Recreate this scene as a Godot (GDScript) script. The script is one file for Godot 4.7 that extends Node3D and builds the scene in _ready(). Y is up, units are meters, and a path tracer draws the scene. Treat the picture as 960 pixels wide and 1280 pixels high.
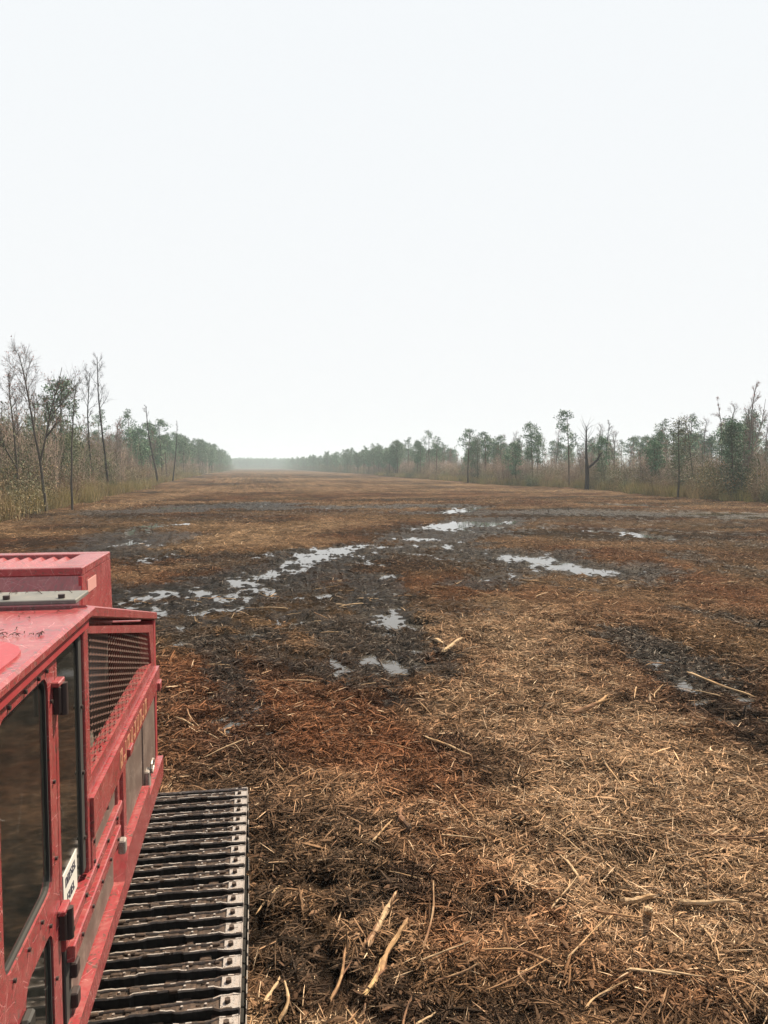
extends Node3D
# A cleared corridor through wet woods, seen from beside the cab of a red tracked mulching machine.

const SUN_AZIMUTH := 48.0
const SUN_HEIGHT := 52.0
const WATER_LEVEL := -0.085

const WATER_STROKES := [
	[10.03, -25.97, 10.56, -24.69, 1.00, 1.00], [10.30, -24.08, 10.95, -22.16, 0.90, 1.00], [10.04, -27.25, 10.40, -25.90, 0.60, 0.80], [1.86, -26.10, 2.83, -28.08, 0.90, 0.80],
	[2.89, -28.59, 3.92, -30.72, 1.10, 1.00], [3.92, -30.72, 5.14, -32.14, 0.70, 0.80], [3.20, -16.48, 3.43, -15.39, 0.45, 0.90], [2.81, -15.93, 3.23, -16.29, 0.30, 0.60],
	[4.28, -22.86, 4.60, -22.45, 0.35, 0.90], [7.48, -34.33, 8.20, -33.79, 0.80, 1.00], [10.01, -39.45, 13.29, -43.65, 1.40, 0.85], [14.67, -53.15, 19.33, -60.13, 1.50, 0.60],
	[5.81, -31.01, 8.61, -31.15, 0.70, 0.50], [30.97, -48.20, 34.87, -48.40, 1.40, 0.90], [32.10, -44.54, 34.71, -44.87, 1.00, 0.90], [19.14, -35.69, 19.24, -32.12, 0.80, 0.90],
	[17.98, -36.91, 19.14, -35.69, 0.50, 0.70], [31.63, -61.91, 34.28, -57.33, 1.80, 0.70], [-7.17, -63.84, -5.58, -63.54, 1.50, 0.80], [17.04, -59.31, 15.43, -60.86, 1.00, 0.60],
	[-0.30, -15.15, 0.21, -15.21, 0.35, 0.70], [1.11, -16.16, 1.60, -16.24, 0.35, 0.60], [-5.13, -33.72, -4.57, -35.79, 0.90, 0.50], [1.33, -11.44, 1.53, -11.36, 0.12, 0.70],
	[-3.03, -19.75, -1.86, -20.78, 0.70, 0.52], [-1.68, -21.15, -0.27, -19.23, 0.60, 0.55], [-0.96, -17.55, 0.30, -18.33, 0.45, 0.52], [-3.69, -26.70, -2.68, -30.18, 0.90, 0.52], [0.63, -23.02, 1.73, -25.06, 0.60, 0.52], [-6.06, -39.93, -4.64, -45.08, 1.60, 0.52], [-0.32, -23.20, 0.56, -20.73, 0.50, 0.55], [13.41, -41.70, 16.36, -44.46, 1.20, 0.52], [3.80, -26.42, 4.57, -25.15, 0.50, 0.52], [1.13, -19.33, 2.41, -19.71, 0.35, 0.50], [6.58, -28.45, 7.32, -26.48, 0.60, 0.50], [6.76, -10.74, 6.63, -10.10, 0.12, 0.50], [8.43, -19.68, 9.15, -18.72, 0.45, 0.55], [7.16, -21.46, 8.47, -22.26, 0.50, 0.50],
]
const MUD_SHADE_STROKES := [  # wet mud farther off; the nearest strokes paint shade onto dry litter
	[-5.56, -30.72, -4.70, -38.30, 2.60, 0.90], [-3.80, -20.88, -0.91, -20.33, 1.60, 1.00], [-1.91, -18.22, 0.56, -20.73, 1.60, 1.00], [-0.08, -21.57, 3.55, -29.02, 2.00, 1.00],
	[3.55, -29.02, 8.61, -31.15, 2.20, 0.90], [8.85, -34.89, 15.39, -44.64, 3.20, 0.90], [8.71, -28.05, 11.73, -21.83, 2.20, 1.00], [12.05, -27.43, 6.55, -20.32, 1.20, 0.70],
	[3.71, -22.44, 2.57, -12.26, 0.90, 0.95], [1.32, -16.65, 2.63, -14.04, 0.90, 0.85], [-0.67, -14.66, 0.40, -15.17, 0.70, 0.80], [-1.72, -16.35, -0.89, -16.20, 0.70, 0.90],
	[-8.70, -57.53, 1.90, -67.48, 4.50, 0.85], [1.71, -60.97, 17.07, -61.86, 3.00, 0.80], [14.32, -41.53, 25.12, -32.71, 1.80, 0.50], [22.65, -51.66, 35.02, -45.66, 4.50, 0.75],
	[14.67, -53.15, 23.79, -51.44, 4.00, 0.70], [7.42, -13.14, 6.31, -8.11, 0.55, 0.90], [7.27, -13.17, 7.04, -11.43, 0.40, 0.80], [6.83, -9.29, 6.93, -8.92, 0.72, 0.70],
	[1.88, -14.18, 2.83, -12.21, 0.60, 0.80], [0.50, -13.49, 2.01, -11.40, 0.55, 0.60], [-0.52, -14.63, 0.05, -9.88, 0.35, 0.70], [1.98, -10.57, 2.57, -10.08, 0.30, 0.60],
	[2.45, -8.83, 2.70, -7.77, 0.41, 0.70], [-0.06, -9.90, -0.05, -7.48, 0.58, 0.70], [0.22, -6.46, 1.18, -5.64, 0.46, 0.90], [0.07, -5.53, 0.46, -4.66, 0.43, 0.90],
	[0.47, -4.81, 1.01, -4.33, 0.36, 0.90], [1.01, -4.33, 1.55, -4.13, 0.29, 0.90], [0.10, -7.27, 0.89, -6.78, 0.43, 0.70], [1.67, -5.33, 1.97, -5.27, 0.14, 0.80],
	[1.59, -4.22, 3.05, -3.85, 0.20, 0.60], [1.59, -5.69, 1.67, -5.12, 0.14, 0.50], [2.37, -6.35, 3.25, -5.69, 0.14, 0.50], [16.30, -26.63, 15.57, -20.22, 1.00, 0.50],
	[4.64, -14.38, 5.42, -12.28, 0.35, 0.35], [10.02, -15.99, 10.65, -14.04, 0.50, 0.50],
	[-3.19, -18.46, 2.33, -19.10, 2.40, 0.42], [-0.09, -27.15, 9.01, -27.99, 3.00, 0.42], [7.13, -25.79, 12.25, -20.85, 2.20, 0.42], [13.36, -36.29, 22.01, -28.64, 2.60, 0.42], [-8.86, -49.18, 6.69, -54.64, 5.00, 0.42], [19.27, -43.92, 29.66, -38.66, 4.00, 0.42], [2.13, -17.47, 5.43, -16.85, 1.20, 0.42], [7.47, -13.85, 7.24, -10.42, 0.60, 0.75], [7.00, -10.46, 6.17, -7.86, 0.60, 0.80], [-1.17, -15.46, 1.52, -12.46, 0.80, 0.42],
]
const STRAW_STROKES := [
	[6.17, -16.71, 4.04, -9.13, 1.10, 0.90], [4.25, -9.09, 3.15, -6.06, 1.10, 1.00], [4.26, -7.48, 3.22, -5.38, 0.90, 1.00], [3.93, -10.61, 4.62, -6.60, 1.00, 0.85],
	[4.47, -6.63, 3.55, -4.49, 0.70, 0.70], [2.51, -5.63, 3.39, -4.80, 0.50, 0.80], [3.97, -17.12, 4.60, -12.43, 0.90, 0.60], [3.23, -11.64, 3.43, -9.24, 0.60, 0.60],
	[-2.78, -33.28, 5.29, -43.22, 2.40, 0.80], [-4.87, -39.71, -1.10, -47.73, 2.50, 0.50], [-2.65, -25.47, -0.09, -27.15, 1.00, 0.50], [-5.86, -111.16, 13.19, -107.59, 6.00, 0.70],
	[-0.47, -213.06, 49.28, -178.67, 14.00, 0.75], [28.87, -104.66, 47.97, -93.97, 5.00, 0.75], [13.81, -136.24, 47.72, -129.89, 10.00, 0.60], [-11.55, -58.06, -7.13, -98.03, 1.60, 0.70],
	[-12.46, -42.61, -10.98, -57.95, 1.00, 0.60], [7.79, -63.60, 13.85, -59.90, 2.00, 0.60], [0.10, -4.42, 0.61, -4.31, 0.12, 1.00], [15.69, -26.74, 18.24, -23.71, 0.70, 0.20],
	[12.96, -454.17, 42.57, -347.12, 25.00, 0.60], [22.44, -40.01, 29.66, -38.66, 0.80, 0.40], [39.62, -57.64, 41.89, -54.65, 1.00, 0.50],
]
const RED_STROKES := [
	[-1.25, -12.98, 0.27, -10.51, 0.90, 0.90], [0.25, -9.84, 1.95, -8.39, 0.80, 1.00], [1.41, -10.68, 1.97, -7.10, 0.60, 1.00], [5.67, -20.49, 6.17, -16.71, 1.60, 0.80],
	[7.37, -18.78, 9.11, -16.16, 0.90, 0.50], [13.79, -24.55, 12.04, -15.61, 1.20, 0.90], [13.27, -27.20, 15.46, -24.23, 1.00, 0.50], [1.69, -6.63, 2.24, -5.02, 0.40, 0.90],
	[1.36, -5.85, 1.48, -4.88, 0.20, 0.80], [1.69, -4.84, 2.92, -4.12, 0.25, 0.70], [-2.04, -27.51, 2.13, -26.73, 1.00, 0.30], [-1.97, -86.59, 27.63, -85.99, 5.00, 0.40],
	[2.29, -7.04, 2.40, -6.05, 0.30, 0.60], [45.46, -448.09, 93.12, -337.65, 30.00, 0.40],
]

var rng := RandomNumberGenerator.new()
var n_low := FastNoiseLite.new()
var n_mid := FastNoiseLite.new()
var n_fine := FastNoiseLite.new()
var n_patch := FastNoiseLite.new()
var taken := {}
var M := {}

# ---------------------------------------------------------------- mesh building
class Shape:
	var v := PackedVector3Array()
	var n := PackedVector3Array()
	var c := PackedColorArray()
	var tint := Color(1, 1, 1)
	var off := Vector3.ZERO

	func tri(a: Vector3, b: Vector3, d: Vector3, na: Vector3, nb: Vector3, nd: Vector3) -> void:
		if (b - a).cross(d - a).dot(na + nb + nd) > 0.0:
			v.append(a + off); v.append(d + off); v.append(b + off)
			n.append(na); n.append(nd); n.append(nb)
		else:
			v.append(a + off); v.append(b + off); v.append(d + off)
			n.append(na); n.append(nb); n.append(nd)
		c.append(tint); c.append(tint); c.append(tint)

	func flat(a: Vector3, b: Vector3, d: Vector3, out: Vector3) -> void:
		var g := (b - a).cross(d - a)
		if g.length_squared() < 1e-16:
			return
		g = g.normalized()
		if g.dot(out) < 0.0:
			g = -g
		tri(a, b, d, g, g, g)

	func quad(a: Vector3, b: Vector3, d: Vector3, e: Vector3, out: Vector3) -> void:
		flat(a, b, d, out)
		flat(a, d, e, out)

	# a free-standing leaf or blade
	func leaf(a: Vector3, b: Vector3, d: Vector3) -> void:
		var g := (b - a).cross(d - a).normalized()
		if g.y < 0.0:
			g = -g
		tri(a, b, d, g, g, g)

	func box(lo: Vector3, hi: Vector3, ch := 0.0) -> void:
		var m := (lo + hi) * 0.5
		var h := (hi - lo) * 0.5
		ch = minf(ch, minf(h.x, minf(h.y, h.z)) * 0.9)
		if ch <= 0.0:
			for ax in 3:
				for s: float in [-1.0, 1.0]:
					var u := (ax + 1) % 3
					var w := (ax + 2) % 3
					var p := []
					for q in [[-1, -1], [1, -1], [1, 1], [-1, 1]]:
						var t := Vector3.ZERO
						t[ax] = s * h[ax]; t[u] = q[0] * h[u]; t[w] = q[1] * h[w]
						p.append(m + t)
					var o := Vector3.ZERO
					o[ax] = s
					quad(p[0], p[1], p[2], p[3], o)
			return
		var i := h - Vector3(ch, ch, ch)
		for ax in 3:
			var u := (ax + 1) % 3
			var w := (ax + 2) % 3
			for s: float in [-1.0, 1.0]:
				var p := []
				for q in [[-1, -1], [1, -1], [1, 1], [-1, 1]]:
					var t := Vector3.ZERO
					t[ax] = s * h[ax]; t[u] = q[0] * i[u]; t[w] = q[1] * i[w]
					p.append(m + t)
				var o := Vector3.ZERO
				o[ax] = s
				quad(p[0], p[1], p[2], p[3], o)
				for s2: float in [-1.0, 1.0]:
					var e := []
					for k: float in [-1.0, 1.0]:
						var t1 := Vector3.ZERO
						t1[ax] = s * h[ax]; t1[u] = s2 * i[u]; t1[w] = k * i[w]
						var t2 := Vector3.ZERO
						t2[ax] = s * i[ax]; t2[u] = s2 * h[u]; t2[w] = k * i[w]
						e.append([m + t1, m + t2])
					var o2 := Vector3.ZERO
					o2[ax] = s; o2[u] = s2
					quad(e[0][0], e[0][1], e[1][1], e[1][0], o2)
		for sx: float in [-1.0, 1.0]:
			for sy: float in [-1.0, 1.0]:
				for sz: float in [-1.0, 1.0]:
					flat(m + Vector3(sx * h.x, sy * i.y, sz * i.z), m + Vector3(sx * i.x, sy * h.y, sz * i.z), m + Vector3(sx * i.x, sy * i.y, sz * h.z), Vector3(sx, sy, sz))

	# polygon in (z, y), extruded in x from x0 to x1 (x1 is the outer face), outer edge chamfered
	func slab(pts: PackedVector2Array, x0: float, x1: float, ch := 0.0) -> void:
		var inner := pts
		if ch > 0.0:
			var sh := Geometry2D.offset_polygon(pts, -ch)
			if sh.size() == 1 and sh[0].size() == pts.size():
				inner = sh[0]
				# line the shrunk loop up with the given one
				var best := 0
				for k in inner.size():
					if inner[k].distance_to(pts[0]) < inner[best].distance_to(pts[0]):
						best = k
				var turned := PackedVector2Array()
				for k in inner.size():
					turned.append(inner[(k + best) % inner.size()])
				if Geometry2D.is_polygon_clockwise(turned) != Geometry2D.is_polygon_clockwise(pts):
					turned = pts
					ch = 0.0
				inner = turned
			else:
				ch = 0.0
		var s := signf(x1 - x0)
		var mid := Vector2.ZERO
		for p in pts:
			mid += p / pts.size()
		var xc := x1 - s * ch
		for k in pts.size():
			var a := pts[k]
			var b := pts[(k + 1) % pts.size()]
			var d := (b - a).normalized()
			var o := Vector2(d.y, -d.x)
			if Geometry2D.is_polygon_clockwise(pts):
				o = -o
			quad(Vector3(x0, a.y, a.x), Vector3(x0, b.y, b.x), Vector3(xc, b.y, b.x), Vector3(xc, a.y, a.x), Vector3(0, o.y, o.x))
			if ch > 0.0:
				var a2 := inner[k]
				var b2 := inner[(k + 1) % pts.size()]
				quad(Vector3(xc, a.y, a.x), Vector3(xc, b.y, b.x), Vector3(x1, b2.y, b2.x), Vector3(x1, a2.y, a2.x), Vector3(s, o.y, o.x))
		var ix := Geometry2D.triangulate_polygon(inner)
		for k in range(0, ix.size(), 3):
			flat(Vector3(x1, inner[ix[k]].y, inner[ix[k]].x), Vector3(x1, inner[ix[k + 1]].y, inner[ix[k + 1]].x), Vector3(x1, inner[ix[k + 2]].y, inner[ix[k + 2]].x), Vector3(s, 0, 0))
		ix = Geometry2D.triangulate_polygon(pts)
		for k in range(0, ix.size(), 3):
			flat(Vector3(x0, pts[ix[k]].y, pts[ix[k]].x), Vector3(x0, pts[ix[k + 1]].y, pts[ix[k + 1]].x), Vector3(x0, pts[ix[k + 2]].y, pts[ix[k + 2]].x), Vector3(-s, 0, 0))

	# frame between an outer and an inner loop of as many (z, y) points
	func ring(outer: PackedVector2Array, inner: PackedVector2Array, x0: float, x1: float) -> void:
		var s := signf(x1 - x0)
		var mid := Vector2.ZERO
		for p in inner:
			mid += p / inner.size()
		for k in outer.size():
			var j := (k + 1) % outer.size()
			var a := outer[k]; var b := outer[j]; var d := inner[k]; var e := inner[j]
			quad(Vector3(x1, a.y, a.x), Vector3(x1, b.y, b.x), Vector3(x1, e.y, e.x), Vector3(x1, d.y, d.x), Vector3(s, 0, 0))
			var o := ((a + b) * 0.5 - mid)
			if a.distance_to(b) > 1e-5:
				quad(Vector3(x0, a.y, a.x), Vector3(x0, b.y, b.x), Vector3(x1, b.y, b.x), Vector3(x1, a.y, a.x), Vector3(0, o.y, o.x))
			var q := mid - (d + e) * 0.5
			if d.distance_to(e) > 1e-5:
				quad(Vector3(x0, d.y, d.x), Vector3(x0, e.y, e.x), Vector3(x1, e.y, e.x), Vector3(x1, d.y, d.x), Vector3(0, q.y, q.x))

	# polygon in (x, z), extruded in y
	func plate(pts: PackedVector2Array, y0: float, y1: float) -> void:
		for k in pts.size():
			var a := pts[k]
			var b := pts[(k + 1) % pts.size()]
			var d := (b - a).normalized()
			var o := Vector2(d.y, -d.x)
			if Geometry2D.is_polygon_clockwise(pts):
				o = -o
			quad(Vector3(a.x, y0, a.y), Vector3(b.x, y0, b.y), Vector3(b.x, y1, b.y), Vector3(a.x, y1, a.y), Vector3(o.x, 0, o.y))
		var ix := Geometry2D.triangulate_polygon(pts)
		for k in range(0, ix.size(), 3):
			for y: float in [y0, y1]:
				flat(Vector3(pts[ix[k]].x, y, pts[ix[k]].y), Vector3(pts[ix[k + 1]].x, y, pts[ix[k + 1]].y), Vector3(pts[ix[k + 2]].x, y, pts[ix[k + 2]].y), Vector3(0, signf(y * 2.0 - y0 - y1), 0))

	func tube(p0: Vector3, p1: Vector3, r0: float, r1: float, sides := 6, cap := false) -> void:
		var ax := p1 - p0
		if ax.length_squared() < 1e-12:
			return
		ax = ax.normalized()
		var u := ax.cross(Vector3.UP if absf(ax.y) < 0.9 else Vector3.RIGHT).normalized()
		var w := ax.cross(u)
		for k in sides:
			var a0 := TAU * k / sides
			var a1 := TAU * (k + 1) / sides
			var d0 := u * cos(a0) + w * sin(a0)
			var d1 := u * cos(a1) + w * sin(a1)
			tri(p0 + d0 * r0, p0 + d1 * r0, p1 + d1 * r1, d0, d1, d1)
			if r1 > 1e-5:
				tri(p0 + d0 * r0, p1 + d1 * r1, p1 + d0 * r1, d0, d1, d0)
			if cap:
				flat(p1, p1 + d0 * r1, p1 + d1 * r1, ax)
				flat(p0, p0 + d0 * r0, p0 + d1 * r0, -ax)

	func path(pts: PackedVector3Array, radii: PackedFloat32Array, sides := 6) -> void:
		for k in pts.size() - 1:
			tube(pts[k], pts[k + 1], radii[k], radii[k + 1], sides, k == 0 or k == pts.size() - 2)

	func into(mesh: ArrayMesh, mat: Material) -> ArrayMesh:
		if v.is_empty():
			return mesh
		var a := []
		a.resize(Mesh.ARRAY_MAX)
		a[Mesh.ARRAY_VERTEX] = v
		a[Mesh.ARRAY_NORMAL] = n
		a[Mesh.ARRAY_COLOR] = c
		mesh.add_surface_from_arrays(Mesh.PRIMITIVE_TRIANGLES, a)
		mesh.surface_set_material(mesh.get_surface_count() - 1, mat)
		return mesh

	func mesh(mat: Material) -> ArrayMesh:
		return into(ArrayMesh.new(), mat)


func numbered(called: String) -> String:
	var k: int = taken.get(called, 0)
	taken[called] = k + 1
	return called if k == 0 else "%s_%03d" % [called, k]


func tag(o: Node, label: String, category := "", group := "", kind := "") -> void:
	if label: o.set_meta("label", label)
	if category: o.set_meta("category", category)
	if group: o.set_meta("group", group)
	if kind: o.set_meta("kind", kind)


func thing(called: String, at: Vector3, label: String, category: String, group := "") -> Node3D:
	var o := Node3D.new()
	o.name = numbered(called)
	add_child(o)
	o.position = at
	tag(o, label, category, group)
	return o


func part(parent: Node, called: String, mesh: Mesh) -> MeshInstance3D:
	var o := MeshInstance3D.new()
	o.name = called
	o.mesh = mesh
	parent.add_child(o, true)
	return o


func top(called: String, mesh: Mesh) -> MeshInstance3D:
	var o := MeshInstance3D.new()
	o.name = numbered(called)
	o.mesh = mesh
	add_child(o)
	return o


func copy(src: Node3D, at: Vector3, turn: float, scale_by: Vector3, label: String, category: String, group := "") -> Node3D:
	var o: Node3D = src.duplicate()
	o.name = numbered(str(src.get_meta("base_name")))
	add_child(o)
	o.transform = Transform3D(Basis(Vector3.UP, turn).scaled_local(scale_by), at)
	tag(o, label, category, group)
	return o


func scatter(called: String, mesh: Mesh, buf: PackedFloat32Array, label: String, category: String) -> void:
	if buf.is_empty():
		return
	var mm := MultiMesh.new()
	mm.transform_format = MultiMesh.TRANSFORM_3D
	mm.use_colors = true
	mm.mesh = mesh
	mm.instance_count = buf.size() / 16
	mm.buffer = buf
	var o := MultiMeshInstance3D.new()
	o.name = numbered(called)
	o.multimesh = mm
	add_child(o)
	tag(o, label, category, "", "stuff")


func push(buf: PackedFloat32Array, b: Basis, p: Vector3, c: Color) -> void:
	buf.append_array(PackedFloat32Array([b.x.x, b.y.x, b.z.x, p.x, b.x.y, b.y.y, b.z.y, p.y, b.x.z, b.y.z, b.z.z, p.z, c.r, c.g, c.b, 1.0]))


# ---------------------------------------------------------------- materials
func srgb(r: float, g: float, b: float) -> Color:
	return Color(r, g, b).linear_to_srgb()


func plain(r: float, g: float, b: float, rough: float, metal := 0.0) -> StandardMaterial3D:
	var m := StandardMaterial3D.new()
	m.albedo_color = srgb(r, g, b)
	m.roughness = rough
	m.metallic = metal
	return m


func tinted(rough: float) -> StandardMaterial3D:
	var m := StandardMaterial3D.new()
	m.vertex_color_use_as_albedo = true
	m.roughness = rough
	return m


func image_texture(w: int, h: int, data: PackedByteArray, fmt: int) -> ImageTexture:
	return ImageTexture.create_from_image(Image.create_from_data(w, h, false, fmt, data))


# paint with dust, mud specks and scratches: one colour mixed towards dirt by noise
func dirty_texture(base: Color, dust: Color, grime: Color, dust_amount: float, grime_amount: float, seed_at: int, scratches: int) -> ImageTexture:
	var size := 512
	var a := FastNoiseLite.new()
	a.seed = seed_at; a.frequency = 0.010; a.fractal_octaves = 5
	var b := FastNoiseLite.new()
	b.seed = seed_at + 1; b.frequency = 0.06; b.fractal_octaves = 4
	var ia := a.get_seamless_image(size, size).get_data()
	var ib := b.get_seamless_image(size, size).get_data()
	var out := PackedByteArray()
	out.resize(size * size * 3)
	for k in size * size:
		var p := ia[k] / 255.0
		var q := ib[k] / 255.0
		var d := clampf((p * 0.6 + q * 0.5 - 0.5) * 2.6, 0.0, 1.0) * dust_amount
		var g := clampf((q * 0.75 + (1.0 - p) * 0.45 - 0.72) * 6.0, 0.0, 1.0) * grime_amount
		var c := base.lerp(dust, d + dust_amount * 0.15).lerp(grime, g)
		var s := 0.92 + 0.16 * q
		out[k * 3] = int(clampf(pow(c.r * s, 1.0 / 2.2) * 255.0, 0, 255))
		out[k * 3 + 1] = int(clampf(pow(c.g * s, 1.0 / 2.2) * 255.0, 0, 255))
		out[k * 3 + 2] = int(clampf(pow(c.b * s, 1.0 / 2.2) * 255.0, 0, 255))
	var r := RandomNumberGenerator.new()
	r.seed = seed_at
	for k in scratches:
		var x := r.randf() * size
		var y := r.randf() * size
		var t := r.randf() * TAU
		var pale := r.randf() < 0.5
		for i in r.randi_range(6, 60):
			var at := (posmod(int(y), size) * size + posmod(int(x), size)) * 3
			for ch in 3:
				out[at + ch] = int(lerpf(out[at + ch], (225.0 if pale else 45.0), 0.35))
			x += cos(t); y += sin(t)
			t += r.randf_range(-0.08, 0.08)
	# dried splashes
	for k in scratches * 2:
		var cx := r.randi() % size
		var cy := r.randi() % size
		var rad := 0.6 + 2.6 * pow(r.randf(), 4.0)
		var lump := r.randf_range(0.35, 0.9)
		for dy in range(-3, 4):
			for dx in range(-3, 4):
				if dx * dx + dy * dy > rad * rad + r.randf_range(-0.8, 0.8):
					continue
				var at := (posmod(cy + dy, size) * size + posmod(cx + dx, size)) * 3
				for ch in 3:
					out[at + ch] = int(lerpf(out[at + ch], pow(grime[ch] * 1.5, 1.0 / 2.2) * 255.0, lump))
	return image_texture(size, size, out, Image.FORMAT_RGB8)


func dirty(base: Color, dust: Color, grime: Color, dust_amount: float, grime_amount: float, seed_at: int, scratches: int, rough: float, scale: float) -> StandardMaterial3D:
	var m := StandardMaterial3D.new()
	m.albedo_texture = dirty_texture(base, dust, grime, dust_amount, grime_amount, seed_at, scratches)
	m.uv1_triplanar = true
	m.uv1_scale = Vector3(scale, scale, scale)
	m.roughness = rough
	return m


func make_materials() -> void:
	M.red = dirty(Color(0.205, 0.022, 0.028), Color(0.23, 0.085, 0.080), Color(0.055, 0.032, 0.026), 0.6, 0.85, 11, 420, 0.27, 1.3)
	M.red.metallic_specular = 0.65
	M.red_deep = dirty(Color(0.24, 0.020, 0.028), Color(0.26, 0.08, 0.075), Color(0.06, 0.04, 0.03), 0.3, 0.25, 17, 90, 0.4, 1.7)  # deeper red, with less dust and grime mixed in
	M.dirty_panel = dirty(Color(0.075, 0.052, 0.046), Color(0.15, 0.115, 0.10), Color(0.03, 0.024, 0.02), 0.8, 0.4, 31, 160, 0.5, 1.2)
	M.grey_plate = dirty(Color(0.085, 0.09, 0.088), Color(0.14, 0.13, 0.115), Color(0.05, 0.04, 0.04), 0.6, 0.5, 37, 80, 0.55, 1.4)
	M.radiator = dirty(Color(0.15, 0.145, 0.14), Color(0.20, 0.16, 0.13), Color(0.03, 0.025, 0.02), 0.6, 0.4, 67, 60, 0.6, 1.5)
	M.black = plain(0.012, 0.012, 0.012, 0.6)
	M.rubber = plain(0.02, 0.02, 0.02, 0.7)
	M.bolt = plain(0.035, 0.025, 0.025, 0.5, 0.3)
	M.steel = dirty(Color(0.33, 0.305, 0.29), Color(0.20, 0.15, 0.12), Color(0.03, 0.022, 0.018), 0.9, 1.0, 41, 400, 0.4, 5.5)
	M.steel.metallic = 0.35
	M.mud = dirty(Color(0.020, 0.013, 0.010), Color(0.075, 0.046, 0.032), Color(0.015, 0.012, 0.01), 0.8, 0.9, 43, 300, 0.55, 6.0)
	M.mud_black = dirty(Color(0.010, 0.010, 0.010), Color(0.03, 0.026, 0.022), Color(0.005, 0.005, 0.005), 0.6, 0.5, 47, 0, 0.7, 5.0)
	M.mud.metallic_specular = 0.3
	M.mud_black.metallic_specular = 0.2
	M.sticker_worn = plain(0.36, 0.19, 0.18, 0.5)
	M.sticker = plain(0.45, 0.45, 0.43, 0.5)
	M.ink = plain(0.03, 0.03, 0.05, 0.6)
	M.yellow = dirty(Color(0.27, 0.14, 0.065), Color(0.27, 0.12, 0.095), Color(0.22, 0.03, 0.035), 0.9, 1.0, 53, 200, 0.5, 3.0)
	M.screen = plain(0.14, 0.085, 0.073, 0.5)
	var g := dirty(Color(0.006, 0.007, 0.007), Color(0.030, 0.030, 0.026), Color(0.005, 0.005, 0.005), 0.3, 0.3, 59, 40, 0.05, 1.0)
	M.glass = g
	M.bark = tinted(0.9)
	M.bark.metallic_specular = 0.2
	M.leaf = tinted(0.75)
	M.leaf.backlight_enabled = true
	M.leaf.backlight = Color(0.25, 0.25, 0.25)
	M.wood = tinted(0.8)
	M.wood.metallic_specular = 0.2


# ---------------------------------------------------------------- ground
var xs := PackedFloat64Array()
var zs := PackedFloat64Array()      # falling: zs[0] is the largest
var zn := PackedFloat64Array()      # the same, negated, for bsearch
var hh := PackedFloat32Array()
var wat := PackedFloat32Array()
var mud := PackedFloat32Array()  # wet mud, and painted shade on the dry litter close by
var straw := PackedFloat32Array()
var red := PackedFloat32Array()


func lay_lines() -> void:
	var up := []
	var x := 1.5
	while x < 2300.0:
		up.append(x)
		var d := x - 1.5
		x += 0.05 + 0.013 * d if d < 60.0 else 0.2 * d
	var down := []
	x = 1.5
	while x > -2300.0:
		down.append(x)
		var d := 1.5 - x
		x -= 0.05 + 0.013 * d if d < 30.0 else 0.2 * d
	down.reverse()
	for k in down.size() - 1:
		xs.append(down[k])
	for k in up:
		xs.append(k)
	for z: float in [60.0, 30.0, 15.0, 9.0, 6.0, 4.0, 2.5, 1.5, 0.7, 0.0, -0.6, -1.1, -1.5, -1.9, -2.2, -2.4]:
		zs.append(z)
	var zz := -2.5
	while zz > -2600.0:
		zs.append(zz)
		var d := -2.5 - zz
		zz -= 0.045 + 0.0075 * d if d < 110.0 else 0.06 * d
	for z in zs:
		zn.append(-z)


func stroke(into: PackedFloat32Array, list: Array, soft := 0.0) -> PackedFloat32Array:
	var nx := xs.size()
	for s: Array in list:
		var a := Vector2(s[0], s[1])
		var b := Vector2(s[2], s[3])
		var r: float = s[4]
		var k: float = s[5]
		var reach := r * (1.9 + soft)
		var i0 := maxi(xs.bsearch(minf(a.x, b.x) - reach), 0)
		var i1 := mini(xs.bsearch(maxf(a.x, b.x) + reach), nx - 1)
		var j0 := maxi(zn.bsearch(-maxf(a.y, b.y) - reach), 0)
		var j1 := mini(zn.bsearch(-minf(a.y, b.y) + reach), zs.size() - 1)
		var ab := b - a
		var l2 := maxf(ab.length_squared(), 1e-6)
		for j in range(j0, j1 + 1):
			for i in range(i0, i1 + 1):
				var p := Vector2(xs[i], zs[j])
				var t := clampf((p - a).dot(ab) / l2, 0.0, 1.0)
				var d := p.distance_to(a + ab * t) / r
				if d > 1.8 + soft:
					continue
				d += 0.75 * n_patch.get_noise_2d(p.x / r * 60.0, p.y / r * 60.0) + 0.35 * n_mid.get_noise_2d(p.x * 4.0, p.y * 4.0)
				var m := k * smoothstep(1.25 + soft, 0.45 - soft * 0.5, d)
				var at := j * nx + i
				if m > into[at]:
					into[at] = m
	return into


func nearest(x: float, z: float) -> int:
	var i := clampi(xs.bsearch(x), 0, xs.size() - 1)
	var j := clampi(zn.bsearch(-z), 0, zs.size() - 1)
	return j * xs.size() + i


func height(x: float, z: float) -> float:
	var i := clampi(xs.bsearch(x), 1, xs.size() - 1)
	var j := clampi(zn.bsearch(-z), 1, zs.size() - 1)
	var u := (x - xs[i - 1]) / (xs[i] - xs[i - 1])
	var w := (z - zs[j - 1]) / (zs[j] - zs[j - 1])
	var nx := xs.size()
	return lerpf(lerpf(hh[(j - 1) * nx + i - 1], hh[(j - 1) * nx + i], u), lerpf(hh[j * nx + i - 1], hh[j * nx + i], u), w)


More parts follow.
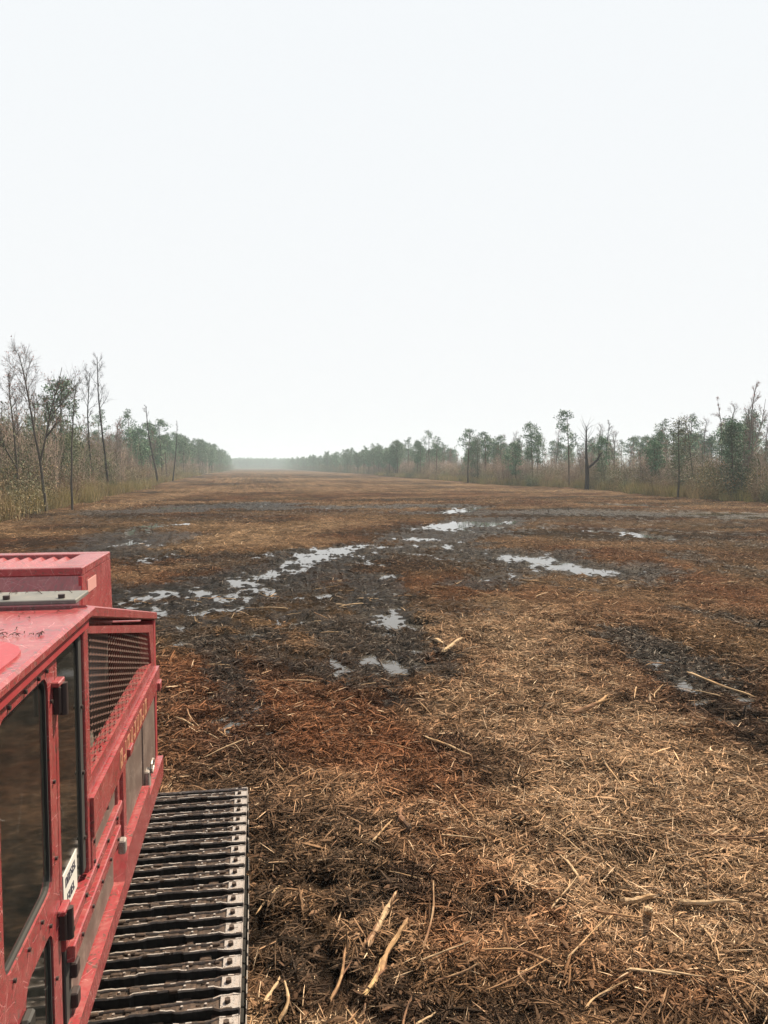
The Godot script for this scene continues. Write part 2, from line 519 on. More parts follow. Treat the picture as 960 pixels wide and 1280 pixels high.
# colour of the litter at a grid point, linear
func litter(at: int, x: float, z: float) -> Color:
	var p := n_patch.get_noise_2d(x * 9.0, z * 9.0)
	var q := n_mid.get_noise_2d(x * 2.2 + 40.0, z * 2.2)
	var w := n_low.get_noise_2d(x * 0.9 + 300.0, z * 2.2) + 0.6 * n_mid.get_noise_2d(x * 0.35, z * 0.5 + 60.0)
	var c := Color(0.100, 0.046, 0.024).lerp(Color(0.115, 0.070, 0.036), clampf(0.5 + p * 1.4, 0, 1))
	c = c.lerp(Color(0.225, 0.14, 0.083), clampf(w * 2.0 + 0.05, 0.0, 0.8))
	c = c.lerp(Color(0.034, 0.024, 0.019), clampf(-w * 2.2 - 0.35, 0.0, 0.75))
	c = c.lerp(Color(0.120, 0.042, 0.018), red[at] * 0.75)
	c = c.lerp(Color(0.29, 0.192, 0.116), straw[at] * clampf(0.75 + q * 0.7, 0, 1))
	c = c.lerp(Color(0.020, 0.015, 0.012), mud[at] * clampf(0.88 + q * 0.5, 0, 1))  # mud colour; close to the camera it is shade painted into litter
	c = c.lerp(Color(0.015, 0.012, 0.010), wat[at])
	var s := n_fine.get_noise_2d(x * 0.55 + 9.0, z * 0.55)
	return c * clampf(1.0 + 0.6 * q + 0.4 * s, 0.3, 1.9)


func litter_textures() -> Array:
	var size := 1024
	var tone := PackedByteArray()
	var rise := PackedByteArray()
	tone.resize(size * size)
	rise.resize(size * size)
	var base := FastNoiseLite.new()
	base.seed = 5; base.frequency = 0.03; base.fractal_octaves = 5
	var bi := base.get_seamless_image(size, size).get_data()
	for k in size * size:
		tone[k] = 70 + bi[k] / 4
		rise[k] = 40 + bi[k] / 5
	var r := RandomNumberGenerator.new()
	r.seed = 99
	for k in 15000:
		var x := r.randf() * size
		var y := r.randf() * size
		var t := r.randf() * TAU
		var lean := r.randf_range(-0.02, 0.02)
		var len := r.randf_range(6, 46)
		var w := 1 if r.randf() < 0.6 else (2 if r.randf() < 0.7 else 3)
		var lum := int(clampf(r.randfn(140, 42), 40, 255))
		var up := int(lerpf(80, 250, float(k) / 15000.0))
		for i in int(len):
			for o in w:
				var px := posmod(int(x - sin(t) * o), size)
				var py := posmod(int(y + cos(t) * o), size)
				var at := py * size + px
				tone[at] = lum
				rise[at] = up
			x += cos(t); y += sin(t); t += lean
	return [image_texture(size, size, tone, Image.FORMAT_L8), image_texture(size, size, rise, Image.FORMAT_L8)]


func build_ground() -> void:
	lay_lines()
	var nx := xs.size()
	var nz := zs.size()
	wat.resize(nx * nz); mud.resize(nx * nz); straw.resize(nx * nz); red.resize(nx * nz); hh.resize(nx * nz)
	wat = stroke(wat, WATER_STROKES)
	mud = stroke(mud, MUD_SHADE_STROKES, 0.25)
	straw = stroke(straw, STRAW_STROKES, 0.6)
	red = stroke(red, RED_STROKES, 0.6)
	var v := PackedVector3Array()
	var c := PackedColorArray()
	var uv := PackedVector2Array()
	v.resize(nx * nz); c.resize(nx * nz); uv.resize(nx * nz)
	for j in nz:
		for i in nx:
			var x := xs[i]
			var z := zs[j]
			var k := j * nx + i
			var a := n_low.get_noise_2d(x, z)
			var b := n_mid.get_noise_2d(x, z)
			var f := n_fine.get_noise_2d(x, z)
			var g := n_fine.get_noise_2d(x * 3.1, z * 3.1 + 70.0)
			var h := 0.10 * a + 0.075 * b + 0.065 * f + 0.04 * g
			if z < -45.0:
				h += clampf((-z - 45.0) / 60.0, 0.0, 1.0) * 0.16 * n_mid.get_noise_2d(x * 0.5, z * 0.35)
			if absf(x) > 200.0 or z < -300.0:
				h = 0.1 * a
			h = lerpf(h, -0.055 + 0.05 * b + 0.13 * f + 0.07 * g, mud[k] * 0.85)
			h = lerpf(h, (-0.118 if z > -40.0 else -0.16) + 0.03 * b + 0.09 * f + 0.08 * g, wat[k])
			hh[k] = h
			v[k] = Vector3(x, h, z)
			c[k] = litter(k, x, z) * (1.25 if z > -16.0 else 1.7)  # near ground darkened, painting shade into the gaps between chips
			uv[k] = Vector2(x, z) / 3.0
	var nrm := PackedVector3Array()
	nrm.resize(nx * nz)
	for j in nz:
		for i in nx:
			var i0 := maxi(i - 1, 0); var i1 := mini(i + 1, nx - 1)
			var j0 := maxi(j - 1, 0); var j1 := mini(j + 1, nz - 1)
			var dx := (hh[j * nx + i1] - hh[j * nx + i0]) / (xs[i1] - xs[i0])
			var dz := (hh[j1 * nx + i] - hh[j0 * nx + i]) / (zs[j1] - zs[j0])
			nrm[j * nx + i] = Vector3(-dx, 1.0, -dz).normalized()
	var dry := PackedInt32Array()
	var wet := PackedInt32Array()
	for j in nz - 1:
		for i in nx - 1:
			var k := j * nx + i
			var q := PackedInt32Array([k, k + nx + 1, k + 1, k, k + nx, k + nx + 1])
			if v[k].z < -10.0 and maxf(mud[k], wat[k]) + 0.35 * n_fine.get_noise_2d(v[k].x * 2.0, v[k].z * 2.0) > 0.55:
				wet.append_array(q)
			else:
				dry.append_array(q)
	var tex := litter_textures()
	var mesh := ArrayMesh.new()
	for s in [[dry, 0.95, 2.2, 0.12], [wet, 0.45, 4.0, 0.17]]:
		var arr := []
		arr.resize(Mesh.ARRAY_MAX)
		arr[Mesh.ARRAY_VERTEX] = v
		arr[Mesh.ARRAY_NORMAL] = nrm
		arr[Mesh.ARRAY_COLOR] = c
		arr[Mesh.ARRAY_TEX_UV] = uv
		arr[Mesh.ARRAY_INDEX] = s[0]
		mesh.add_surface_from_arrays(Mesh.PRIMITIVE_TRIANGLES, arr)
		var m := tinted(s[1])
		m.albedo_texture = tex[0]
		m.heightmap_enabled = true
		m.heightmap_texture = tex[1]
		m.heightmap_scale = s[2]
		m.metallic_specular = s[3]
		mesh.surface_set_material(mesh.get_surface_count() - 1, m)
	var o := top("ground", mesh)
	tag(o, "cleared ground of shredded wood mulch and dark wet mud", "ground", "", "structure")
	# standing water in the hollows
	var wm := plain(0.035, 0.032, 0.028, 0.03)
	wm.metallic_specular = 0.5
	var sheets := WATER_STROKES.duplicate()
	for k in MUD_SHADE_STROKES.size():
		var q: Array = MUD_SHADE_STROKES[k]
		if q[1] < -11.0 and float(q[5]) > 0.6:
			sheets.append(q)
	for s: Array in sheets:
		var a := Vector3(s[0], WATER_LEVEL, s[1])
		var b := Vector3(s[2], WATER_LEVEL, s[3])
		var r: float = float(s[4]) * 1.3
		var d := (b - a).normalized()
		var w := Vector3(-d.z, 0, d.x)
		var st := Shape.new()
		var rim := PackedVector3Array()
		for k in 9:
			var t := PI * k / 8.0 - PI / 2
			rim.append(b + (d * cos(t) + w * sin(t)) * r)
		for k in 9:
			var t := PI * k / 8.0 + PI / 2
			rim.append(a + (d * cos(t) + w * sin(t)) * r)
		var mid := (a + b) * 0.5
		for k in rim.size():
			st.flat(mid - a, rim[k] - a, rim[(k + 1) % rim.size()] - a, Vector3.UP)
		var p := top("puddle", st.mesh(wm))
		p.position = a + Vector3(0, taken["puddle"] * 0.00015, 0)
		tag(p, "shallow puddle of standing water reflecting the white sky", "puddle", "puddles on the cleared ground", "structure")


# ---------------------------------------------------------------- litter lying on the ground
func splinter(bend: float, w: float, t: float, sharp: bool) -> ArrayMesh:
	var st := Shape.new()
	var pts := PackedVector3Array()
	for k in 4:
		var u := k / 3.0
		pts.append(Vector3(u - 0.5, bend * (1.0 - pow(2.0 * u - 1.0, 2.0)), 0))
	for k in 3:
		var w0 := w * (0.25 if (k == 0 and sharp) else 1.0)
		var w1 := w * (0.15 if k == 2 else 1.0)
		var a := pts[k]; var b := pts[k + 1]
		var a1 := a + Vector3(0, 0, w0); var a2 := a - Vector3(0, 0, w0); var a3 := a + Vector3(0, t, w0 * 0.2)
		var b1 := b + Vector3(0, 0, w1); var b2 := b - Vector3(0, 0, w1); var b3 := b + Vector3(0, t * (0.4 if k == 2 else 1.0), -w1 * 0.2)
		st.quad(a1, b1, b3, a3, Vector3(0, 0.5, 1))
		st.quad(a2, b2, b3, a3, Vector3(0, 0.5, -1))
		if k == 0:
			st.flat(a1, a2, a3, Vector3(-1, 0, 0))
	return st.mesh(M.wood)


func chunk_mesh() -> ArrayMesh:
	var st := Shape.new()
	var g := RandomNumberGenerator.new()
	g.seed = 77
	var ringed := []
	for k in 4:
		var ring := []
		for i in 6:
			var t := TAU * i / 6.0
			var w: float = [0.45, 1.0, 0.85, 0.3][k]
			ring.append(Vector3(-1.0 + k * 0.66 + g.randf_range(-0.15, 0.15), cos(t) * w * g.randf_range(0.6, 1.1), sin(t) * w * g.randf_range(0.6, 1.1)))
		ringed.append(ring)
	for k in 3:
		for i in 6:
			var t := TAU * (i + 0.5) / 6.0
			st.quad(ringed[k][i], ringed[k][(i + 1) % 6], ringed[k + 1][(i + 1) % 6], ringed[k + 1][i], Vector3(0, cos(t), sin(t)))
	return st.mesh(M.wood)


func under_machine(x: float, z: float) -> bool:
	return x < -0.04 and x > -2.95 and z > -5.6 and z < 1.0


func scatter_litter() -> void:
	var kinds := [splinter(0.01, 0.055, 0.05, true), splinter(0.05, 0.042, 0.04, true), splinter(0.03, 0.065, 0.025, false), splinter(0.09, 0.03, 0.035, true), splinter(0.08, 0.06, 0.05, true), chunk_mesh()]
	var soaked := tinted(0.5)
	soaked.metallic_specular = 0.2
	kinds[4].surface_set_material(0, soaked)
	var bufs := [PackedFloat32Array(), PackedFloat32Array(), PackedFloat32Array(), PackedFloat32Array(), PackedFloat32Array(), PackedFloat32Array()]
	# depth from, depth to, pieces per square metre, shortest, longest (m), thickness factor
	for band in [[2.4, 5.0, 8500.0, 0.024, 0.16, 0.95], [5.0, 9.0, 4400.0, 0.028, 0.18, 0.95], [9.0, 16.0, 1500.0, 0.038, 0.20, 1.0], [16.0, 32.0, 320.0, 0.05, 0.22, 1.0], [32.0, 75.0, 34.0, 0.07, 0.30, 1.1]]:
		var d0: float = band[0]
		var d1: float = band[1]
		var area := 0.605 * (d1 * d1 - d0 * d0)
		var count := int(area * float(band[2]))
		for k in count:
			var d := sqrt(lerpf(d0 * d0, d1 * d1, rng.randf()))
			var x := d * rng.randf_range(-0.38, 0.83)
			var z := -d
			if x < -14.0 - 0.02 * d or x > 47.0 or under_machine(x, z):
				continue
			var at := nearest(x, z)
			var y := height(x, z)
			var m := mud[at]
			if wat[at] > 0.4 and rng.randf() < 0.93 or y < WATER_LEVEL + 0.004:
				continue
			if m > 0.4 and z < -10.0 and rng.randf() < 0.35:
				continue
			var c := litter(at, x, z)
			var pale := 0.035 + 0.22 * straw[at] + 0.02 * (1.0 - m) - 0.025 * red[at]
			if m > 0.5:
				pale = 0.03
			var v := rng.randf()
			if v < pale:
				c = Color(0.54, 0.41, 0.28).lerp(Color(0.36, 0.215, 0.125), rng.randf()) * rng.randf_range(0.7, 1.2)
			elif v < pale + 0.34:
				c = c * rng.randf_range(0.22, 0.7)
			else:
				c = c.lerp(Color(0.16, 0.085, 0.042), 0.25 * (1.0 - m)) * rng.randf_range(0.7, 1.7)
			var u := rng.randf()
			var len: float = lerpf(band[3], float(band[4]) * 1.15, pow(u, 4.0))
			if v < pale:
				len *= 1.2
			elif rng.randf() < 0.02:
				len *= 1.7
			var kind := rng.randi() % 4
			if kind == 2 and len > 0.09:
				kind = 1
			var tilt := rng.randfn(0.0, 0.22)
			if rng.randf() < 0.06:
				tilt = rng.randfn(0.0, 0.7)
			var b := Basis(Vector3.UP, rng.randf() * TAU) * Basis(Vector3(0, 0, 1), tilt) * Basis(Vector3(1, 0, 0), rng.randfn(0.0, 0.5))
			var thick: float = maxf(len * rng.randf_range(0.5, 1.05) * (0.55 if v < pale else 1.0), 0.042) * float(band[5])
			b = b.scaled_local(Vector3(len, thick, thick))
			var into: int = 4 if m > 0.35 and z < -10.0 - 2.0 * rng.randf() else kind
			if into == 4:
				c = Color(0.03, 0.022, 0.017).lerp(c, 0.3) * rng.randf_range(0.6, 1.5)
			if into != 4 and v > 0.94:
				into = 5
				c = Color(0.06, 0.034, 0.021).lerp(c, 0.35) * rng.randf_range(0.6, 1.6)
				var fat: float = lerpf(0.007, 0.024, pow(rng.randf(), 3.0)) * (1.0 + d * 0.03)
				b = (Basis(Vector3.UP, rng.randf() * TAU) * Basis(Vector3(1, 0, 0), rng.randfn(0, 0.4))).scaled_local(Vector3(fat * rng.randf_range(1.0, 2.4), fat * 0.6, fat))
			push(bufs[into], b, Vector3(x, y + rng.randf_range(-0.004, 0.02) + absf(sin(tilt)) * len * 0.35, z), c)
	var says := ["straight splinters of shredded wood strewn over the cleared ground", "slightly bowed wood fibres strewn over the cleared ground", "flat bark and wood flakes strewn over the cleared ground", "thin curled fibres of shredded wood on the cleared ground", "soaked dark wood shreds glistening in the mud", "torn bark chunks and crumbs of soil among the chips"]
	for k in 6:
		scatter("wood_litter", kinds[k], bufs[k], says[k], "mulch")


# a broken stick with bark left in strips and ragged ends, one metre long, lying along x
func stick_mesh(seed_at: int, r: float, bend: float, wood: Color, bark: Color, fork: bool) -> ArrayMesh:
	var g := RandomNumberGenerator.new()
	g.seed = seed_at
	var st := Shape.new()
	var n := 15
	var sides := 7
	var ph := g.randf() * TAU
	var rings := []
	var cols := []
	for k in n:
		var u := float(k) / (n - 1)
		var mid := Vector3(u - 0.5, bend * 0.25 * sin(u * PI) + 0.006 * sin(u * 9.0 + ph), bend * 0.6 * sin(u * PI * 1.15 + 0.3) + 0.012 * sin(u * 6.0 + ph))
		var rr := r * lerpf(1.0, 0.55, u) * (1.0 + 0.12 * sin(u * 17.0 + ph) + g.randf_range(-0.08, 0.08))
		if k == n - 1:
			rr *= 0.25
		if k == 0:
			rr *= 0.7
		var ring := PackedVector3Array()
		var col := []
		for i in sides:
			var t := TAU * i / sides
			var q := rr * g.randf_range(0.82, 1.15)
			var jag := 0.0
			if k == 0 or k == n - 1:
				jag = g.randf_range(-0.05, 0.05)
			ring.append(mid + Vector3(jag, cos(t) * q, sin(t) * q))
			var strip := n_patch.get_noise_3d(u * 160.0 + seed_at * 57.0, cos(t) * 45.0, sin(t) * 45.0)
			col.append(wood.lerp(bark, clampf(0.45 + strip * 2.6, 0.0, 1.0)) * g.randf_range(0.8, 1.2))
		rings.append(ring)
		cols.append(col)
	for k in n - 1:
		for i in sides:
			var j := (i + 1) % sides
			var a: Vector3 = rings[k][i]
			var b: Vector3 = rings[k][j]
			var d: Vector3 = rings[k + 1][j]
			var e: Vector3 = rings[k + 1][i]
			var out := Vector3(0, cos(TAU * (i + 0.5) / sides), sin(TAU * (i + 0.5) / sides))
			st.tint = cols[k][i]
			st.quad(a, b, d, e, out)
	for end in [0, n - 1]:
		st.tint = wood * 0.9
		var mid := Vector3.ZERO
		for p in rings[end]:
			mid += p / sides
		for i in sides:
			st.flat(mid, rings[end][i], rings[end][(i + 1) % sides], Vector3(-1 if end == 0 else 1, 0, 0))
	if fork:
		var p: Vector3 = (rings[6][0] + rings[6][3]) * 0.5
		st.tint = bark
		st.tube(p, p + Vector3(0.14, 0.05, 0.09), r * 0.5, r * 0.35, 5)
		st.tube(p + Vector3(0.14, 0.05, 0.09), p + Vector3(0.27, 0.07, 0.14), r * 0.35, r * 0.08, 5)
	return st.mesh(M.wood)


func lay_stick(called: String, mesh: Mesh, a: Vector2, b: Vector2, fat: float, lift: float, label: String, category: String, group := "") -> void:
	var o := top(called, mesh)
	var pa := Vector3(a.x, height(a.x, a.y) + 0.045, a.y)
	var pb := Vector3(b.x, height(b.x, b.y) + 0.045 + lift, b.y)
	var x := pb - pa
	var l := x.length()
	x = x.normalized()
	var z := x.cross(Vector3.UP).normalized()
	o.transform = Transform3D(Basis(x * l, z.cross(x) * fat, z * fat), (pa + pb) * 0.5)
	tag(o, label, category, group)


func lay_sticks() -> void:
	var pale := Color(0.30, 0.215, 0.135)
	var tan := Color(0.26, 0.165, 0.09)
	var brown := Color(0.16, 0.09, 0.055)
	var dark := Color(0.06, 0.04, 0.03)
	var ms := [stick_mesh(1, 0.03, 0.05, pale, tan, false), stick_mesh(2, 0.028, 0.12, pale, brown, false), stick_mesh(3, 0.03, 0.18, tan, brown, true), stick_mesh(4, 0.025, -0.1, brown, dark, false), stick_mesh(5, 0.035, 0.03, pale, pale, false), stick_mesh(6, 0.022, -0.2, tan, pale, true)]
	var thick := stick_mesh(7, 0.075, 0.05, pale, brown, false)
	# ends on the ground (x, z), read off the photograph
	var own := [
		[0.82, -5.03, 1.13, -5.51, thick, 0.36, 0.02, "thick pale billet of broken wood with strips of bark on dark mulch"],
		[0.70, -4.50, 0.91, -4.86, stick_mesh(8, 0.07, 0.25, Color(0.30, 0.21, 0.11), brown, true), 0.24, 0.04, "bent yellowish branch stub propped beside the pale billet"],
		[0.50, -4.52, 0.68, -4.97, stick_mesh(9, 0.05, 0.15, tan, brown, true), 0.26, 0.04, "knobbly tan branch between the track and the pale billet"],
		[0.16, -4.39, 0.26, -4.63, stick_mesh(10, 0.06, 0.3, tan, pale, false), 0.24, 0.03, "short curved pale stick lying close to the steel track"],
		[0.87, -4.66, 1.11, -5.13, stick_mesh(11, 0.06, -0.2, brown, tan, true), 0.34, 0.06, "brown rotten branch leaning over the bent yellowish stub"],
		[1.46, -6.9, 1.44, -6.50, stick_mesh(12, 0.05, 0.08, dark, brown, false), 0.6, 0.0, "dark broken stem beside a black clod of soil"],
		[3.23, -5.06, 3.57, -4.87, stick_mesh(13, 0.045, 0.05, pale, pale, false), 0.5, 0.05, "long pale peeled stick on straw coloured chips"],
		[2.77, -5.12, 3.01, -5.03, stick_mesh(14, 0.06, 0.1, pale, tan, false), 0.45, 0.05, "pale arched stick over a dark hollow in the straw coloured chips"],
		[2.16, -8.88, 2.46, -7.92, stick_mesh(15, 0.018, 0.04, pale, tan, true), 1.0, 0.03, "long thin pale branch with a side twig on red brown mulch"],
		[3.58, -13.78, 3.44, -12.79, stick_mesh(16, 0.05, 0.03, pale, pale, false), 0.9, 0.16, "bright splinter crossing another to make a V on the chips"],
		[3.44, -12.79, 3.98, -13.37, stick_mesh(17, 0.05, 0.03, pale, pale, false), 0.8, 0.10, "bright splinter lying flat under the crossing one of the V"],
		[4.28, -9.26, 5.00, -9.58, stick_mesh(18, 0.04, 0.22, brown, tan, true), 0.8, 0.05, "curved brown branch lying on pale straw chips"],
		[2.90, -4.94, 2.80, -4.75, stick_mesh(19, 0.09, 0.0, pale, pale, false), 0.35, 0.12, "broad white splinter standing up from the chips"],
		[7.05, -10.98, 7.08, -9.45, stick_mesh(20, 0.02, 0.06, tan, pale, false), 1.2, 0.06, "long tan branch along the dark wheel rut"],
	]
	for s: Array in own:
		lay_stick("broken_stick", s[4], Vector2(s[0], s[1]), Vector2(s[2], s[3]), s[5], s[6], s[7], "stick")
	var many := [
		[1.08, -6.34, 1.33, -6.68], [1.19, -4.90, 1.44, -5.51], [2.49, -5.01, 2.80, -4.83], [2.36, -4.51, 2.51, -4.16], [2.39, -4.30, 2.73, -4.26], [2.02, -4.09, 2.33, -4.23],
		[3.86, -7.50, 3.75, -6.95], [-0.75, -10.37, -0.58, -9.60], [0.40, -7.82, 0.72, -7.95], [4.06, -5.78, 4.43, -5.63], [2.22, -5.11, 2.55, -5.38], [5.70, -9.63, 6.07, -10.12],
		[5.63, -10.03, 5.25, -9.42], [2.57, -6.69, 2.58, -6.36], [1.93, -5.93, 1.88, -5.66], [3.85, -5.90, 4.45, -5.68], [3.00, -6.13, 3.29, -5.90], [2.69, -5.57, 2.75, -5.26],
		[2.15, -5.76, 2.26, -5.65], [1.19, -4.56, 1.47, -4.51], [1.46, -4.32, 1.94, -4.45], [0.70, -4.39, 0.84, -4.75], [0.10, -4.50, 0.21, -4.75], [2.71, -6.26, 2.81, -5.68],
		[2.06, -4.48, 2.55, -4.88], [1.74, -4.50, 1.72, -4.31], [3.61, -5.34, 3.60, -5.10], [0.90, -4.15, 0.99, -4.41], [0.97, -4.17, 1.11, -4.24], [3.17, -4.76, 3.09, -4.33],
		[0.26, -5.84, 0.07, -5.55], [3.13, -7.91, 3.34, -7.53], [2.07, -7.15, 2.07, -6.62], [4.76, -6.74, 4.40, -6.53], [4.99, -11.62, 5.21, -11.18], [10.37, -16.72, 10.29, -16.08],
	]
	for k in many.size():
		var s: Array = many[k]
		_small_stick(ms, k, Vector2(s[0], s[1]), Vector2(s[2], s[3]))
	for k in 150:
		var d := sqrt(lerpf(14.0, 420.0, rng.randf()))
		var x := d * rng.randf_range(-0.22, 0.72)
		if under_machine(x, -d) or height(x, -d) < WATER_LEVEL:
			continue
		var t := rng.randf() * TAU
		var l := rng.randf_range(0.12, 0.4) * (1.0 + d * 0.05)
		_small_stick(ms, rng.randi() % 6, Vector2(x, -d), Vector2(x + cos(t) * l, -d + sin(t) * l))


func _small_stick(ms: Array, k: int, a: Vector2, b: Vector2) -> void:
	var kind := k % 6
	var says := ["thin pale ragged-ended stick", "thin half-barked stick", "forked tan stick", "thin dark brown stick", "bare white splinter", "thin forked pale twig"]
	var at := nearest(a.x, a.y)
	var on := " lying on brown mulch"
	if mud[at] > 0.45:
		on = " lying on dark mulch"
	elif straw[at] > 0.4:
		on = " lying on straw coloured chips"
	elif red[at] > 0.4:
		on = " lying on red brown mulch"
	if a.x < 1.3 and a.y > -6.2:
		on += " near the steel track"
	elif a.y < -12.0:
		on += " near the puddles"
	var l := a.distance_to(b)
	var label: String = ("long " if l > 0.5 else ("short " if l < 0.27 else "")) + says[kind] + on
	lay_stick("small_stick", ms[kind], a, b, rng.randf_range(0.16, 0.34) * (1.0 + 0.03 * absf(a.y)), rng.randf_range(0.0, 0.04), label, "stick", "sticks strewn on the mulch: " + label)


# ---------------------------------------------------------------- the mulching machine
# Its own axes: x across, y up, -z to its tail; the side of cab and hood is the plane x = -0.6.
const MACHINE_BASE := Vector3(-1.5, 0.0, -3.0)
const MACHINE_TURN := -0.02107


func ms() -> Shape:
	var st := Shape.new()
	st.off = -MACHINE_BASE
	return st


func rect(z0: float, z1: float, y0: float, y1: float) -> PackedVector2Array:
	return PackedVector2Array([Vector2(z0, y0), Vector2(z1, y0), Vector2(z1, y1), Vector2(z0, y1)])


# rectangle with rounded corners, and a square one with as many points
func rounded(z0: float, z1: float, y0: float, y1: float, r: float) -> PackedVector2Array:
	var out := PackedVector2Array()
	var mids := [Vector2(z1 - r, y1 - r), Vector2(z0 + r, y1 - r), Vector2(z0 + r, y0 + r), Vector2(z1 - r, y0 + r)]
	for q in 4:
		for k in 6:
			var t := PI / 2 * (q + k / 5.0)
			out.append(mids[q] + Vector2(cos(t), sin(t)) * r)
	return out


func squared(z0: float, z1: float, y0: float, y1: float) -> PackedVector2Array:
	var out := PackedVector2Array()
	for q: Vector2 in [Vector2(z1, y1), Vector2(z0, y1), Vector2(z0, y0), Vector2(z1, y0)]:
		for k in 6:
			out.append(q)
	return out


func slab_part(m: Node, called: String, pts: PackedVector2Array, x0: float, x1: float, mat: Material, ch := 0.004) -> MeshInstance3D:
	var st := ms()
	st.slab(pts, x0, x1, ch)
	return part(m, called, st.mesh(mat))


func bolt_part(m: Node, called: String, x: float, y: float, z: float, r := 0.006) -> void:
	var st := ms()
	st.tube(Vector3(x - 0.004, y, z), Vector3(x + 0.007, y, z), r, r, 6, true)
	part(m, called, st.mesh(M.bolt))


func shoe_mesh(seed_at: int) -> ArrayMesh:
	var g := RandomNumberGenerator.new()
	g.seed = seed_at
	var base := Shape.new()
	var bar := Shape.new()
	var fill := Shape.new()
	base.box(Vector3(-0.34, -0.05, -0.062), Vector3(0.33, -0.025, 0.060), 0.004)
	# mud pressed into the gap beside the bar
	var pu := -0.335
	while pu < 0.30:
		var pw := g.randf_range(0.02, 0.06)
		for side: float in [-1.0, 1.0]:
			var top_y := -0.02 + 0.035 * maxf(0.0, n_patch.get_noise_2d(pu * 900.0 + seed_at * 31.0, side * 200.0) * 1.6 + 0.15)
			fill.box(Vector3(pu, -0.03, minf(side * 0.024, side * 0.064)), Vector3(pu + pw, top_y, maxf(side * 0.024, side * 0.064)), 0.005)
		pu += pw
	var h := 0.052
	# across, half width of the bar, shift along the track
	var st := [[-0.34, 0.029, 0.0], [-0.20, 0.030, 0.002], [-0.13, 0.029, 0.0], [-0.115, 0.023, -0.004], [0.06, 0.023, -0.004], [0.075, 0.031, 0.0], [0.15, 0.031, 0.001], [0.23, 0.030, 0.0], [0.262, 0.045, 0.0], [0.34, 0.046, 0.0]]
	var fine := []
	for k in st.size() - 1:
		var steps := maxi(1, int((float(st[k + 1][0]) - float(st[k][0])) / 0.022))
		for i in steps:
			var u := float(i) / steps
			fine.append([lerpf(st[k][0], st[k + 1][0], u), lerpf(st[k][1], st[k + 1][1], u), lerpf(st[k][2], st[k + 1][2], u)])
	fine.append(st[st.size() - 1])
	st = fine
	for s: Array in st:
		s[1] += g.randf_range(-0.0022, 0.0018)
		s[2] += g.randf_range(-0.0015, 0.0015)
	var rim := 0.0075
	for k in st.size() - 1:
		var a: Array = st[k]
		var b: Array = st[k + 1]
		for side: float in [-1.0, 1.0]:
			var za: float = a[2] + side * a[1]
			var zb: float = b[2] + side * b[1]
			var ia: float = a[2] + side * (a[1] - rim)
			var ib: float = b[2] + side * (b[1] - rim)
			var ha := h + g.randf_range(-0.002, 0.002)
			var caked := n_patch.get_noise_2d(float(a[0]) * 700.0 + seed_at * 17.0, side * 90.0) > 0.05
			(fill if caked else bar).quad(Vector3(a[0], ha, za), Vector3(b[0], h, zb), Vector3(b[0], h, ib), Vector3(a[0], ha, ia), Vector3.UP)
			base.quad(Vector3(a[0], -0.027, za + side * 0.004), Vector3(b[0], -0.027, zb + side * 0.004), Vector3(b[0], h - 0.010, zb), Vector3(a[0], h - 0.010, za), Vector3(0, 0, side))
			bar.quad(Vector3(a[0], h - 0.010, za), Vector3(b[0], h - 0.010, zb), Vector3(b[0], h, zb), Vector3(a[0], ha, za), Vector3(0, 0, side))
			bar.quad(Vector3(a[0], h - 0.014, ia), Vector3(b[0], h - 0.014, ib), Vector3(b[0], h, ib), Vector3(a[0], ha, ia), Vector3(0, 0, -side))
		var low := h - 0.011 + g.randf_range(-0.003, 0.005)
		if float(a[0]) > 0.25:
			low = h - 0.002
		var into := bar if float(a[0]) > 0.25 else fill
		into.quad(Vector3(a[0], low, a[2] - a[1] + rim * 0.5), Vector3(b[0], low, b[2] - b[1] + rim * 0.5), Vector3(b[0], low, b[2] + b[1] - rim * 0.5), Vector3(a[0], low, a[2] + a[1] - rim * 0.5), Vector3.UP)
	bar.box(Vector3(0.339, -0.02, -0.046), Vector3(0.347, h - 0.001, 0.046), 0.003)
	base.box(Vector3(-0.345, -0.02, -0.03), Vector3(-0.338, h - 0.002, 0.03), 0.002)
	# bolt on the pad and worn studs along the bar
	fill.tube(Vector3(0.292, h - 0.004, 0.004), Vector3(0.292, h + 0.014, 0.004), 0.015, 0.013, 6, true)
	for u: float in [-0.29, -0.18, 0.1, 0.2]:
		bar.tube(Vector3(u, h - 0.012, -0.002), Vector3(u, h - 0.001, -0.002), 0.008, 0.006, 6, true)
	# mud pressed in behind the bar
	for k in g.randi_range(8, 18):
		var u := g.randf_range(-0.32, 0.26)
		var p := Vector3(u, g.randf_range(-0.024, -0.012), (g.randf_range(-0.055, -0.036) if g.randf() < 0.6 else g.randf_range(0.036, 0.055)))
		var q := g.randf_range(0.008, 0.03)
		fill.box(p - Vector3(q * 1.8, 0.01, q * 0.5), p + Vector3(q * 1.8, q * 0.6, q * 0.5), 0.006)
	for k in g.randi_range(5, 12):
		var u := g.randf_range(-0.32, 0.33)
		var p := Vector3(u, h - 0.006, g.randf_range(-0.02, 0.02))
		var q := g.randf_range(0.006, 0.016)
		fill.box(p - Vector3(q * 1.6, 0.01, q * 0.7), p + Vector3(q * 1.6, q * 0.5, q * 0.7), 0.004)
	var mesh := base.mesh(M.mud_black)
	bar.into(mesh, M.steel)
	fill.into(mesh, M.mud)
	return mesh


